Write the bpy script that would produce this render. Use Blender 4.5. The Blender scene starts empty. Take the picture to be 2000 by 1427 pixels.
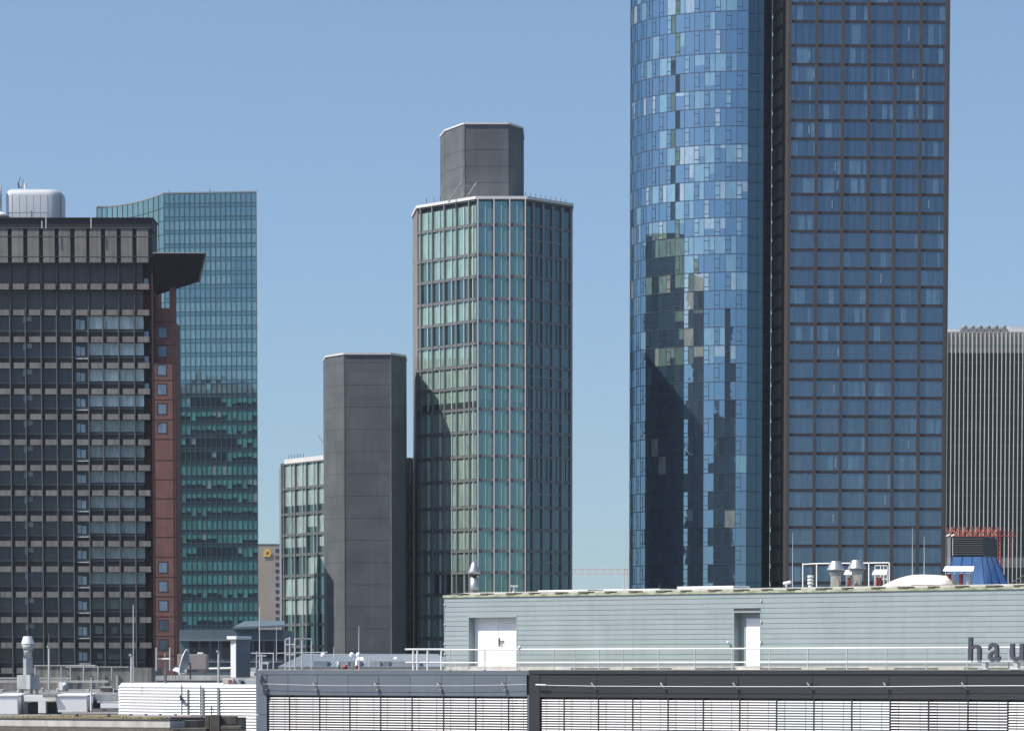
import bpy, math, random
from mathutils import Vector
R = math.radians
random.seed(7)
C = bpy.context.scene.collection
sc = bpy.context.scene

# ------------------------------------------------------------------ camera, sky, sun, exposure
F = 8000.0            # focal length in pixels of a 2000 px wide frame
PITCH = R(4.4)
EYE = 25.0
HAZE = 0.00005
HOR = 1308.0
PP = HOR + F * math.tan(PITCH)      # row of the principal point
cam = bpy.data.cameras.new('camera'); co = bpy.data.objects.new('camera', cam); C.objects.link(co)
cam.sensor_width = 36.0; cam.lens = 36.0 * F / 2000.0
cam.shift_y = (PP - 713.5) / 2000.0
cam.clip_start = 1.0; cam.clip_end = 30000.0
co.location = (0, 0, EYE); co.rotation_euler = (R(90) - PITCH, 0, 0)
sc.camera = co

SUN_AZ, SUN_EL = R(70), R(52)        # azimuth measured to the left of the direction back to the viewer
sd = Vector((-math.sin(SUN_AZ) * math.cos(SUN_EL), -math.cos(SUN_AZ) * math.cos(SUN_EL), math.sin(SUN_EL)))
w = bpy.data.worlds.new('World'); sc.world = w; w.use_nodes = True
nt = w.node_tree
bg = nt.nodes['Background']; sky = nt.nodes.new('ShaderNodeTexSky')
sky.sky_type = 'NISHITA'; sky.sun_disc = False
sky.sun_elevation = SUN_EL; sky.sun_rotation = math.atan2(sd.x, sd.y)
sky.air_density = 1.2; sky.dust_density = 1.6; sky.ozone_density = 5.0; sky.altitude = 100
geo = nt.nodes.new('ShaderNodeTexCoord'); mp = nt.nodes.new('ShaderNodeMapping'); mp.vector_type = 'POINT'
mp.inputs['Location'].default_value = (0, 0, 0.06); mp.inputs['Scale'].default_value = (1, 1, 1.35)
nt.links.new(geo.outputs['Generated'], mp.inputs['Vector'])
nrm = nt.nodes.new('ShaderNodeVectorMath'); nrm.operation = 'NORMALIZE'
nt.links.new(mp.outputs[0], nrm.inputs[0]); nt.links.new(nrm.outputs[0], sky.inputs['Vector'])
nt.links.new(sky.outputs[0], bg.inputs['Color']); bg.inputs['Strength'].default_value = 0.10
sun = bpy.data.lights.new('sun', 'SUN'); so = bpy.data.objects.new('sun', sun); C.objects.link(so)
sun.energy = 4.3; sun.angle = R(0.53); sun.color = (1.0, 0.94, 0.86)
so.rotation_euler = sd.to_track_quat('Z', 'Y').to_euler(); so.location = (-50, -50, 300)
vs = sc.view_settings
vs.view_transform = 'Standard'; vs.look = 'None'; vs.gamma = 1; vs.exposure = 0.54; vs.use_curve_mapping = False

# ------------------------------------------------------------------ pixel rays
cp, sp_ = math.cos(PITCH), math.sin(PITCH)
def ray(px, py):
    u = (px - 1000.0) / F; v = (PP - py) / F
    return Vector((u, cp + v * sp_, -sp_ + v * cp))
def P(px, py, Y):
    d = ray(px, py); t = Y / d.y
    return Vector((d.x * t, Y, EYE + d.z * t))
def X(px, Y, py=1200): return P(px, py, Y).x
def Z(py, Y, px=1000): return P(px, py, Y).z

class Fr:
    """vertical facade plane: s runs along it, d outwards to the viewer"""
    def __init__(s, a, b, ref=1200):
        A = P(a[0], ref, a[1]); B = P(b[0], ref, b[1])
        s.O = Vector((A.x, A.y)); s.t = (Vector((B.x, B.y)) - s.O); s.L = s.t.length; s.t.normalize()
        s.n = Vector((s.t.y, -s.t.x))
    def pt(s, a, d, z):
        q = s.O + s.t * a + s.n * d
        return Vector((q.x, q.y, z))
    def hit(s, px, py, d=0):
        r = ray(px, py); o = s.O + s.n * d
        k = o.dot(s.n) / (r.x * s.n.x + r.y * s.n.y)
        q = Vector((r.x * k, r.y * k)) - o
        return q.dot(s.t), EYE + r.z * k
    def s(s_, px, d=0, py=1200): return s_.hit(px, py, d)[0]
    def z(s_, py, px=None, d=0):
        if px is None: px = 1000 + F * (s_.O.x / s_.O.y)
        return s_.hit(px, py, d)[1]
class Cyl:
    """curved facade, s = arc length from the front-most line, negative to the left"""
    def __init__(s, cx, cy, r): s.cx, s.cy, s.r = cx, cy, r
    def pt(s, a, d, z):
        th = a / s.r; q = s.r + d
        return Vector((s.cx + q * math.sin(th), s.cy - q * math.cos(th), z))

# ------------------------------------------------------------------ mesh builder
class MB:
    def __init__(s): s.v = []; s.f = []; s.c = []
    def face(s, pts, col=None):
        i = len(s.v); s.v += [Vector(p) for p in pts]; s.f.append(tuple(range(i, i + len(pts)))); s.c.append(col)
    def hexa(s, p, col=None):
        i = len(s.v); s.v += [Vector(q) for q in p]
        for q in ((0, 3, 2, 1), (4, 5, 6, 7), (0, 1, 5, 4), (1, 2, 6, 5), (2, 3, 7, 6), (3, 0, 4, 7)):
            s.f.append(tuple(i + k for k in q)); s.c.append(col)
    def box(s, f, s0, s1, z0, z1, d0, d1, col=None):
        s.hexa([f.pt(s0, d1, z0), f.pt(s1, d1, z0), f.pt(s1, d0, z0), f.pt(s0, d0, z0),
                f.pt(s0, d1, z1), f.pt(s1, d1, z1), f.pt(s1, d0, z1), f.pt(s0, d0, z1)], col)
    def abox(s, x0, x1, y0, y1, z0, z1, col=None):
        s.hexa([(x0, y0, z0), (x1, y0, z0), (x1, y1, z0), (x0, y1, z0), (x0, y0, z1), (x1, y0, z1), (x1, y1, z1), (x0, y1, z1)], col)
    def pbox(s, px0, px1, py0, py1, Y, dep, col=None):
        s.abox(X(px0, Y), X(px1, Y), Y, Y + dep, Z(py1, Y), Z(py0, Y), col)
    def prism(s, pts, z0, z1, col=None):
        n = len(pts); i = len(s.v)
        s.v += [Vector((p[0], p[1], z0)) for p in pts] + [Vector((p[0], p[1], z1)) for p in pts]
        for k in range(n):
            m = (k + 1) % n; s.f.append((i + k, i + m, i + n + m, i + n + k)); s.c.append(col)
        s.f.append(tuple(i + n + k for k in range(n))); s.c.append(col)
        s.f.append(tuple(i + n - 1 - k for k in range(n))); s.c.append(col)
    def lathe(s, x, y, prof, n=20, col=None, cap=True):
        i = len(s.v); m = len(prof)
        for r, z in prof:
            for k in range(n):
                a = 2 * math.pi * k / n; s.v.append(Vector((x + r * math.cos(a), y + r * math.sin(a), z)))
        for j in range(m - 1):
            for k in range(n):
                l = (k + 1) % n
                s.f.append((i + j * n + k, i + j * n + l, i + (j + 1) * n + l, i + (j + 1) * n + k)); s.c.append(col)
        if cap:
            s.f.append(tuple(i + n - 1 - k for k in range(n))); s.c.append(col)
            s.f.append(tuple(i + (m - 1) * n + k for k in range(n))); s.c.append(col)
    def bar(s, a, b, r, n=8, r2=None, col=None):
        a = Vector(a); b = Vector(b); d = (b - a).normalized()
        up = Vector((0, 0, 1)) if abs(d.z) < .9 else Vector((1, 0, 0))
        e = d.cross(up).normalized(); g = d.cross(e); i = len(s.v); r2 = r if r2 is None else r2
        for q, rr in ((a, r), (b, r2)):
            for k in range(n):
                t = 2 * math.pi * k / n; s.v.append(q + (e * math.cos(t) + g * math.sin(t)) * rr)
        for k in range(n):
            l = (k + 1) % n; s.f.append((i + l, i + k, i + n + k, i + n + l)); s.c.append(col)
        s.f.append(tuple(i + k for k in range(n))); s.c.append(col)
        s.f.append(tuple(i + n + n - 1 - k for k in range(n))); s.c.append(col)
    def pane(s, f, s0, s1, z0, z1, d, col, j=0.0):
        a, b, c = (random.uniform(-j, j) for _ in range(3))
        s.face([f.pt(s0, d + a, z0), f.pt(s1, d + b, z0), f.pt(s1, d + c, z1), f.pt(s0, d + a + c - b, z1)], col)
    def build(s, name, mat, parent=None, smooth=False, bevel=0.0):
        org = Vector(parent['org']) if parent is not None and 'org' in parent.keys() else Vector((0, 0, 0))
        me = bpy.data.meshes.new(name)
        me.from_pydata([tuple(v - org) for v in s.v], [], s.f)
        me.materials.append(mat)
        if any(c is not None for c in s.c):
            at = me.color_attributes.new('col', 'FLOAT_COLOR', 'CORNER'); k = 0; buf = []
            for fa, c in zip(s.f, s.c):
                c = c or (.3, .3, .3)
                buf += [c[0], c[1], c[2], 1.0] * len(fa)
            at.data.foreach_set('color', buf)
        if smooth: me.polygons.foreach_set('use_smooth', [True] * len(me.polygons))
        me.update()
        o = bpy.data.objects.new(name, me); C.objects.link(o)
        if parent is not None:
            o.parent = parent; o['org'] = tuple(org)
        if bevel:
            m = o.modifiers.new('bevel', 'BEVEL'); m.width = bevel; m.segments = 2; m.limit_method = 'ANGLE'
        return o
def thing(name, label, cat, loc, group=None):
    o = bpy.data.objects.new(name, None); C.objects.link(o); o.location = loc; o['org'] = tuple(loc)
    o['label'] = label; o['category'] = cat; o.empty_display_size = 1
    if group: o['group'] = group
    return o
def solo(o, label, cat, group=None):
    o['label'] = label; o['category'] = cat
    if group: o['group'] = group
    return o
def recenter(o):
    """put a single-mesh thing's origin at the foot of its mesh"""
    me = o.data; n = len(me.vertices); xs = [v.co.copy() for v in me.vertices]
    c = Vector(((min(v.x for v in xs) + max(v.x for v in xs)) / 2, (min(v.y for v in xs) + max(v.y for v in xs)) / 2, min(v.z for v in xs)))
    for v in me.vertices: v.co -= c
    o.location = c
    return o

# ------------------------------------------------------------------ materials
def pr(name):
    m = bpy.data.materials.new(name); m.use_nodes = True
    return m, m.node_tree.nodes, m.node_tree.links, m.node_tree.nodes['Principled BSDF']
def mat(name, col, rough=.7, metal=0.0, var=.12, scale=.6, streak=0.0, bump=0.0, bscale=8.0, tint=None, panels=None):
    m, N, L, b = pr(name)
    b.inputs['Roughness'].default_value = rough; b.inputs['Metallic'].default_value = metal
    tc = N.new('ShaderNodeTexCoord'); no = N.new('ShaderNodeTexNoise'); no.inputs['Scale'].default_value = scale; no.inputs['Detail'].default_value = 7
    L.new(tc.outputs['Object'], no.inputs['Vector'])
    ra = N.new('ShaderNodeValToRGB'); L.new(no.outputs['Fac'], ra.inputs['Fac'])
    lo = tuple(c * (1 - var) for c in col); hi = tuple(min(1, c * (1 + var)) for c in (tint or col))
    ra.color_ramp.elements[0].position = .3; ra.color_ramp.elements[0].color = (*lo, 1)
    ra.color_ramp.elements[1].position = .7; ra.color_ramp.elements[1].color = (*hi, 1)
    out = ra.outputs['Color']
    if streak:
        mp = N.new('ShaderNodeMapping'); mp.inputs['Scale'].default_value = (1, 1, .06)
        L.new(tc.outputs['Object'], mp.inputs['Vector'])
        n2 = N.new('ShaderNodeTexNoise'); n2.inputs['Scale'].default_value = 2.2; n2.inputs['Detail'].default_value = 5
        L.new(mp.outputs[0], n2.inputs['Vector'])
        r2 = N.new('ShaderNodeValToRGB'); r2.color_ramp.elements[0].position = .35; r2.color_ramp.elements[0].color = (1 - streak,) * 3 + (1,)
        r2.color_ramp.elements[1].position = .62; r2.color_ramp.elements[1].color = (1, 1, 1, 1)
        L.new(n2.outputs['Fac'], r2.inputs['Fac'])
        mx = N.new('ShaderNodeMix'); mx.data_type = 'RGBA'; mx.blend_type = 'MULTIPLY'; mx.inputs['Factor'].default_value = 1
        L.new(out, mx.inputs['A']); L.new(r2.outputs[0], mx.inputs['B']); out = mx.outputs['Result']
    oi = N.new('ShaderNodeObjectInfo'); rv = oi.outputs['Random']
    if panels:
        sn = N.new('ShaderNodeVectorMath'); sn.operation = 'SNAP'; sn.inputs[1].default_value = (panels[0], panels[0], panels[1])
        L.new(tc.outputs['Object'], sn.inputs[0]); wn = N.new('ShaderNodeTexWhiteNoise'); L.new(sn.outputs[0], wn.inputs['Vector']); rv = wn.outputs['Value']
    rr = N.new('ShaderNodeMapRange'); q = panels[2] if panels else .06
    rr.inputs['To Min'].default_value = 1 - q; rr.inputs['To Max'].default_value = 1 + q; L.new(rv, rr.inputs['Value'])
    mo = N.new('ShaderNodeMix'); mo.data_type = 'RGBA'; mo.blend_type = 'MULTIPLY'; mo.inputs['Factor'].default_value = 1
    L.new(out, mo.inputs['A']); L.new(rr.outputs[0], mo.inputs['B']); out = mo.outputs['Result']
    L.new(out, b.inputs['Base Color'])
    if bump:
        nb = N.new('ShaderNodeTexNoise'); nb.inputs['Scale'].default_value = bscale; nb.inputs['Detail'].default_value = 4
        L.new(tc.outputs['Object'], nb.inputs['Vector'])
        bu = N.new('ShaderNodeBump'); bu.inputs['Strength'].default_value = bump; bu.inputs['Distance'].default_value = .05
        L.new(nb.outputs['Fac'], bu.inputs['Height']); L.new(bu.outputs[0], b.inputs['Normal'])
    return m
def glass(name, refl, tint, rough=.03, wob=.25, wscale=.25, spec=0.0):
    """coated facade glass: what stands behind it (attribute col) under a tinted mirror coat"""
    m, N, L, b = pr(name)
    out = N['Material Output']
    at = N.new('ShaderNodeAttribute'); at.attribute_name = 'col'
    tc = N.new('ShaderNodeTexCoord')
    no = N.new('ShaderNodeTexNoise'); no.inputs['Scale'].default_value = .9; no.inputs['Detail'].default_value = 3
    mp = N.new('ShaderNodeMapping'); mp.inputs['Scale'].default_value = (2.5, 2.5, .5); L.new(tc.outputs['Object'], mp.inputs['Vector']); L.new(mp.outputs[0], no.inputs['Vector'])
    mr = N.new('ShaderNodeMapRange'); mr.inputs['From Min'].default_value = .3; mr.inputs['From Max'].default_value = .7
    mr.inputs['To Min'].default_value = .72; mr.inputs['To Max'].default_value = 1.2; L.new(no.outputs['Fac'], mr.inputs['Value'])
    mx = N.new('ShaderNodeMix'); mx.data_type = 'RGBA'; mx.blend_type = 'MULTIPLY'; mx.inputs['Factor'].default_value = 1
    L.new(at.outputs['Color'], mx.inputs['A']); L.new(mr.outputs[0], mx.inputs['B'])
    L.new(mx.outputs['Result'], b.inputs['Base Color']); b.inputs['Roughness'].default_value = .6 if not spec else .4; b.inputs['Specular IOR Level'].default_value = spec
    g = N.new('ShaderNodeBsdfGlossy'); g.inputs['Color'].default_value = (*tint, 1); g.inputs['Roughness'].default_value = rough
    fr = N.new('ShaderNodeFresnel'); fr.inputs['IOR'].default_value = 1.5
    ad = N.new('ShaderNodeMath'); ad.operation = 'MULTIPLY_ADD'; ad.inputs[1].default_value = 1 - refl; ad.inputs[2].default_value = refl; ad.use_clamp = True
    L.new(fr.outputs[0], ad.inputs[0])
    ms = N.new('ShaderNodeMixShader'); L.new(ad.outputs[0], ms.inputs[0]); L.new(b.outputs[0], ms.inputs[1]); L.new(g.outputs[0], ms.inputs[2])
    if wob:
        nb = N.new('ShaderNodeTexNoise'); nb.inputs['Scale'].default_value = wscale; nb.inputs['Detail'].default_value = 2
        L.new(tc.outputs['Object'], nb.inputs['Vector'])
        bu = N.new('ShaderNodeBump'); bu.inputs['Strength'].default_value = wob; bu.inputs['Distance'].default_value = .04
        L.new(nb.outputs['Fac'], bu.inputs['Height']); L.new(bu.outputs[0], g.inputs['Normal'])
    L.new(ms.outputs[0], out.inputs['Surface'])
    return m
M = {}
M['ground'] = mat('city_ground', (.09, .09, .088), .9, var=.3, scale=.02)
M['core'] = mat('slate_cladding', (.090, .103, .113), .75, panels=(2.2, 3.3, .09), var=.12, scale=.25, streak=.10, bump=.3, bscale=1.5, tint=(.097, .107, .115))
M['cap'] = mat('pale_coping', (.60, .59, .57), .5, var=.05)
M['mull'] = mat('grey_aluminium', (.22, .235, .235), .5, .2, var=.08)
M['mull_light'] = mat('light_aluminium', (.66, .66, .64), .45, .2, var=.05)
M['joint'] = mat('dark_joint', (.035, .045, .06), .6, var=.1)
M['bandg'] = mat('bronze_grey_band', (.13, .137, .138), .6, .1, var=.1)
M['brown'] = mat('brown_frame', (.062, .053, .055), .7, var=.12, scale=.3)
M['sidewin'] = mat('olive_side_pane', (.42, .42, .37), .6, var=.15, scale=.3)
M['beam'] = mat('shade_darkened_beam', (.034, .027, .031), .7, var=.12, scale=.3)  # frame brown darkened further, shade on the horizontal beams put into the colour
M['brownside'] = mat('brown_side_panel', (.05, .044, .04), .7, var=.12, scale=.3, streak=.15)
M['dark'] = mat('near_black_metal', (.012, .013, .017), .6, var=.1)
M['lb'] = mat('dark_brown_grey_panel', (.09, .09, .094), .75, var=.12, scale=.4, streak=.2)
M['lbl'] = mat('weathered_grey_panel', (.215, .20, .185), .75, var=.12, scale=.5, streak=.3)
M['lbfin'] = mat('grey_green_fin', (.12, .125, .12), .6, var=.1)
M['white'] = mat('white_paint', (.80, .80, .80), .45, var=.04)
M['offwhite'] = mat('offwhite_metal', (.62, .64, .64), .45, var=.06)
M['cream'] = mat('cream_plastic', (.74, .71, .62), .5, var=.06)
M['clad'] = mat('grey_green_cladding', (.30, .355, .36), .5, .1, panels=(3.1, .262, .035), var=.05, scale=.5, streak=.05)
M['moss'] = mat('mossy_roof_edge', (.24, .29, .17), .95, var=.25, scale=1.8, tint=(.36, .36, .28))
M['mossroof'] = mat('moss_and_gravel', (.12, .115, .05), .95, var=.45, scale=1.5, tint=(.21, .165, .08), bump=.6)
M['bluegrey'] = mat('blue_grey_facade', (.125, .15, .18), .45, .1, var=.06, scale=.5, streak=.05)
M['anth'] = mat('anthracite_facade', (.032, .033, .037), .45, .1, var=.08, scale=.5)
M['blind'] = mat('aluminium_slat', (.56, .55, .55), .45, .1, var=.04)
M['blindg'] = mat('grey_blue_shaded_slat', (.33, .36, .38), .45, .2, var=.04)  # darker slat colour stands for shade on blinds tilted open; also headbox colour
M['steel'] = mat('galvanised_steel', (.52, .52, .50), .32, .75, var=.12, scale=3, streak=.1)
M['zinc'] = mat('weathered_zinc', (.36, .39, .39), .6, .1, var=.15, scale=1.5, streak=.25)
M['rail'] = mat('rail_metal', (.55, .56, .56), .4, .3, var=.06)
M['railw'] = mat('white_rail', (.80, .79, .75), .45, var=.05)
M['red'] = mat('red_pipe', (.26, .035, .025), .6, var=.15)
M['redbrick'] = mat('red_sandstone', (.185, .083, .066), .8, var=.15, scale=.6, streak=.15)
M['redjoint'] = mat('dark_red_joint', (.045, .02, .018), .8)
M['orange'] = mat('orange_red_steel', (.40, .12, .075), .6, var=.1)
M['blue'] = mat('blue_sheet', (.12, .27, .56), .38, .1, var=.08, scale=1, streak=.12)
M['bluejoint'] = mat('dark_blue_seam', (.015, .05, .17), .5)
M['louvre'] = mat('black_louvre', (.028, .033, .036), .6)
M['letter'] = mat('violet_grey_letter', (.062, .062, .085), .5, var=.06)
M['concrete'] = mat('stained_concrete', (.27, .255, .23), .9, var=.25, scale=.8, streak=.45)
M['concl'] = mat('pale_concrete', (.46, .45, .42), .85, var=.15, scale=.8, streak=.2)
M['roofg'] = mat('grey_roofing_felt', (.19, .19, .185), .95, var=.25, scale=.9)
M['metalroof'] = mat('standing_seam_metal', (.23, .265, .285), .55, .2, var=.12, scale=.7)
M['beige'] = mat('beige_stone', (.34, .29, .25), .85, var=.08, scale=.1, streak=.1)
M['yellow'] = mat('yellow_enamel', (.75, .48, .05), .5, var=.04)
M['ribw'] = mat('pale_green_grey_rib', (.68, .72, .66), .6, var=.08, scale=.2)
M['ribdark'] = mat('dark_violet_glass', (.022, .020, .028), .3, var=.15)
M['ribpar'] = mat('beige_grey_parapet', (.34, .31, .30), .8, var=.08, scale=.2)
M['cranew'] = mat('haze_paled_crane', (.62, .42, .38), .6)  # crane red lightened so the colour carries the distance haze
M['lowhall'] = mat('blue_grey_hall', (.09, .13, .15), .6, var=.12)
M['tan'] = mat('taupe_tank', (.27, .235, .22), .7, var=.1)
M['wood'] = mat('weathered_timber', (.11, .095, .08), .9, var=.25, scale=3)
M['graydk'] = mat('dark_grey_metal', (.06, .065, .07), .6, var=.1)
M['silwhite'] = mat('silver_white_panel', (.58, .60, .62), .4, .2, var=.05, scale=.3, streak=.04)
G = {}
G['round'] = glass('round_tower_glass', .58, (.26, .42, .57), .02, .18, .35, 1.0)
G['strip'] = glass('shaded_strip_glass', .25, (.20, .34, .42), .03, .3, .3)
G['brown'] = glass('blue_hotel_glass', .50, (.19, .275, .365), .05, .3, .3)
G['side'] = glass('side_wall_glass', .04, (.3, .3, .3), .1, 0)
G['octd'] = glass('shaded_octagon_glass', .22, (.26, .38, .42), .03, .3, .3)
G['oct'] = glass('green_octagon_glass', .36, (.27, .48, .48), .03, .3, .3)
G['teal'] = glass('teal_tower_glass', .45, (.21, .40, .45), .03, .5, .12)
G['left'] = glass('office_glass', .05, (.30, .36, .40), .06, .3, .3)
G['near'] = glass('near_office_glass', .25, (.5, .6, .7), .04, .1, .5)
G['refl'] = glass('dark_tower_glass', .06, (.5, .6, .6), .1, 0)

def windows(parent, cells, gm, name='window', limit=100):
    """cells: list of (area, MB). The largest 100 become parts of their own, the rest one part."""
    cells = sorted(cells, key=lambda c: -c[0])
    for a, mb in cells[:limit]: mb.build(name, gm, parent)
    rest = MB()
    for a, mb in cells[limit:]:
        k = len(rest.v); rest.v += mb.v; rest.c += mb.c; rest.f += [tuple(i + k for i in f) for f in mb.f]
    if rest.f:
        o = rest.build(name + '_field', gm, parent); o['kind'] = 'stuff'

def cm(a, b, t): return tuple(x + (y - x) * t for x, y in zip(a, b))
def jit(c, v=.12):
    k = 1 + random.uniform(-v, v); return tuple(x * k for x in c)

# ------------------------------------------------------------------ ground
mb = MB(); mb.abox(-9000, 9000, -3000, 12000, -2, 0)
g = mb.build('ground', M['ground']); g['kind'] = 'structure'

# ------------------------------------------------------------------ brown grid tower on the right
def grid_tower():
    Y0 = 780
    f = Fr((1535, Y0), (1846, Y0 + 1.2)); fl = Fr((1502, Y0 + 17), (1535, Y0))
    t = thing('office_tower', 'tall dark brown tower with a grid of blue windows, beside the curved glass tower', 'tower', (f.pt(f.L / 2, -10, 0)))
    top = f.z(-60)
    b = f.pt(f.L - .5, -16, 0); c = fl.pt(0, 0, 0); a = f.pt(0, 0, 0); e = f.pt(f.L, 0, 0)
    mb = MB(); mb.prism([(p.x, p.y) for p in (f.pt(.05, -.25, 0), f.pt(f.L - .05, -.25, 0), b, fl.pt(.05, -.25, 0))], 0, top)
    mb.build('wall', M['brown'], t)
    ys = [-30, 7, 42, 89, 126, 162, 199] ; y = 199
    while len(ys) < 36: y += 36.1; ys.append(y)
    zs = [f.z(v) for v in ys]
    while zs[-1] > 4: zs.append(zs[-1] - 3.55)
    xs = [1537, 1589, 1639.5, 1690, 1740.5, 1790.5, 1840]; ss = [f.s(v) for v in xs]
    fr = MB(); cells = []
    for i, s in enumerate(ss): fr.box(f, s - .3, s + .3, 0, top, -.25, .35 if 0 < i < 6 else .3)
    fr.box(f, ss[-1] + .3, f.L, 0, top, -.25, .28)
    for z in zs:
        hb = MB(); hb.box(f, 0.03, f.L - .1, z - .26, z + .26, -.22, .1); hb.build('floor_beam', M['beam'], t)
    for k in range(len(zs) - 1):
        z1, z0 = zs[k] - .28, zs[k + 1] + .28
        for i in range(6):
            a0, a1 = ss[i] + .3, ss[i + 1] - .3
            w = MB(); W = a1 - a0
            cuts = [0, .14, .22, .5, .74, .84, 1] if (k * 7 + i * 3) % 4 else [0, .3, .62, .7, .93, 1]
            base = jit((.045, .075, .12), .25); pale = random.random() < (.85 if k in (3, 6, 10) else .5)
            if k > 20: pale = random.random() < .3; base = jit((.075, .125, .17), .2)
            for q in range(len(cuts) - 1):
                c0, c1 = cuts[q], cuts[q + 1]
                col = jit(base, .2)
                if pale and random.random() < .3: col = jit((.14, .25, .33), .15)
                w.pane(f, a0 + W * c0 + .02, a0 + W * c1 - .02, z0, z1, .0, col, .006)
                if 0 < q and k > 12: w.box(f, a0 + W * c0 - .05, a0 + W * c0 + .05, z0, z1 - .3 * (q % 2), -.1, .03, (.13, .11, .13))
            if random.random() < .12:
                x = a0 + W * random.choice(cuts[1:-1]); w.box(f, x, x + .22, z0 + .6, z1 - .7, .0, .05, (.4, .45, .45))
            cells.append(((a1 - a0) * (z1 - z0) + (.1 if z0 > 20 else -5) + z0 * .001, w))
    fr.build('column_frame', M['brown'], t)
    # narrow side wall
    sl = MB(); sp = MB()
    sp.box(fl, fl.L - 5.6, fl.L, 0, top, -.2, .12)
    sp.build('corner_pier', M['brownside'], t)
    for k in range(len(zs) - 1):
        w = MB(); z = zs[k]
        w.pane(fl, .3, fl.L - 5.8, zs[k + 1] + .45, z - .25, -.05, jit((.42, .43, .37), .12), .01); w.build('side_window', M['sidewin'], t)
        sl.box(fl, 2.0, fl.L - 5.7, z - .05, z + .32, -.2, .2)
    sl.build('side_sill', M['brownside'], t)
    windows(t, cells, G['brown'])
grid_tower()

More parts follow.
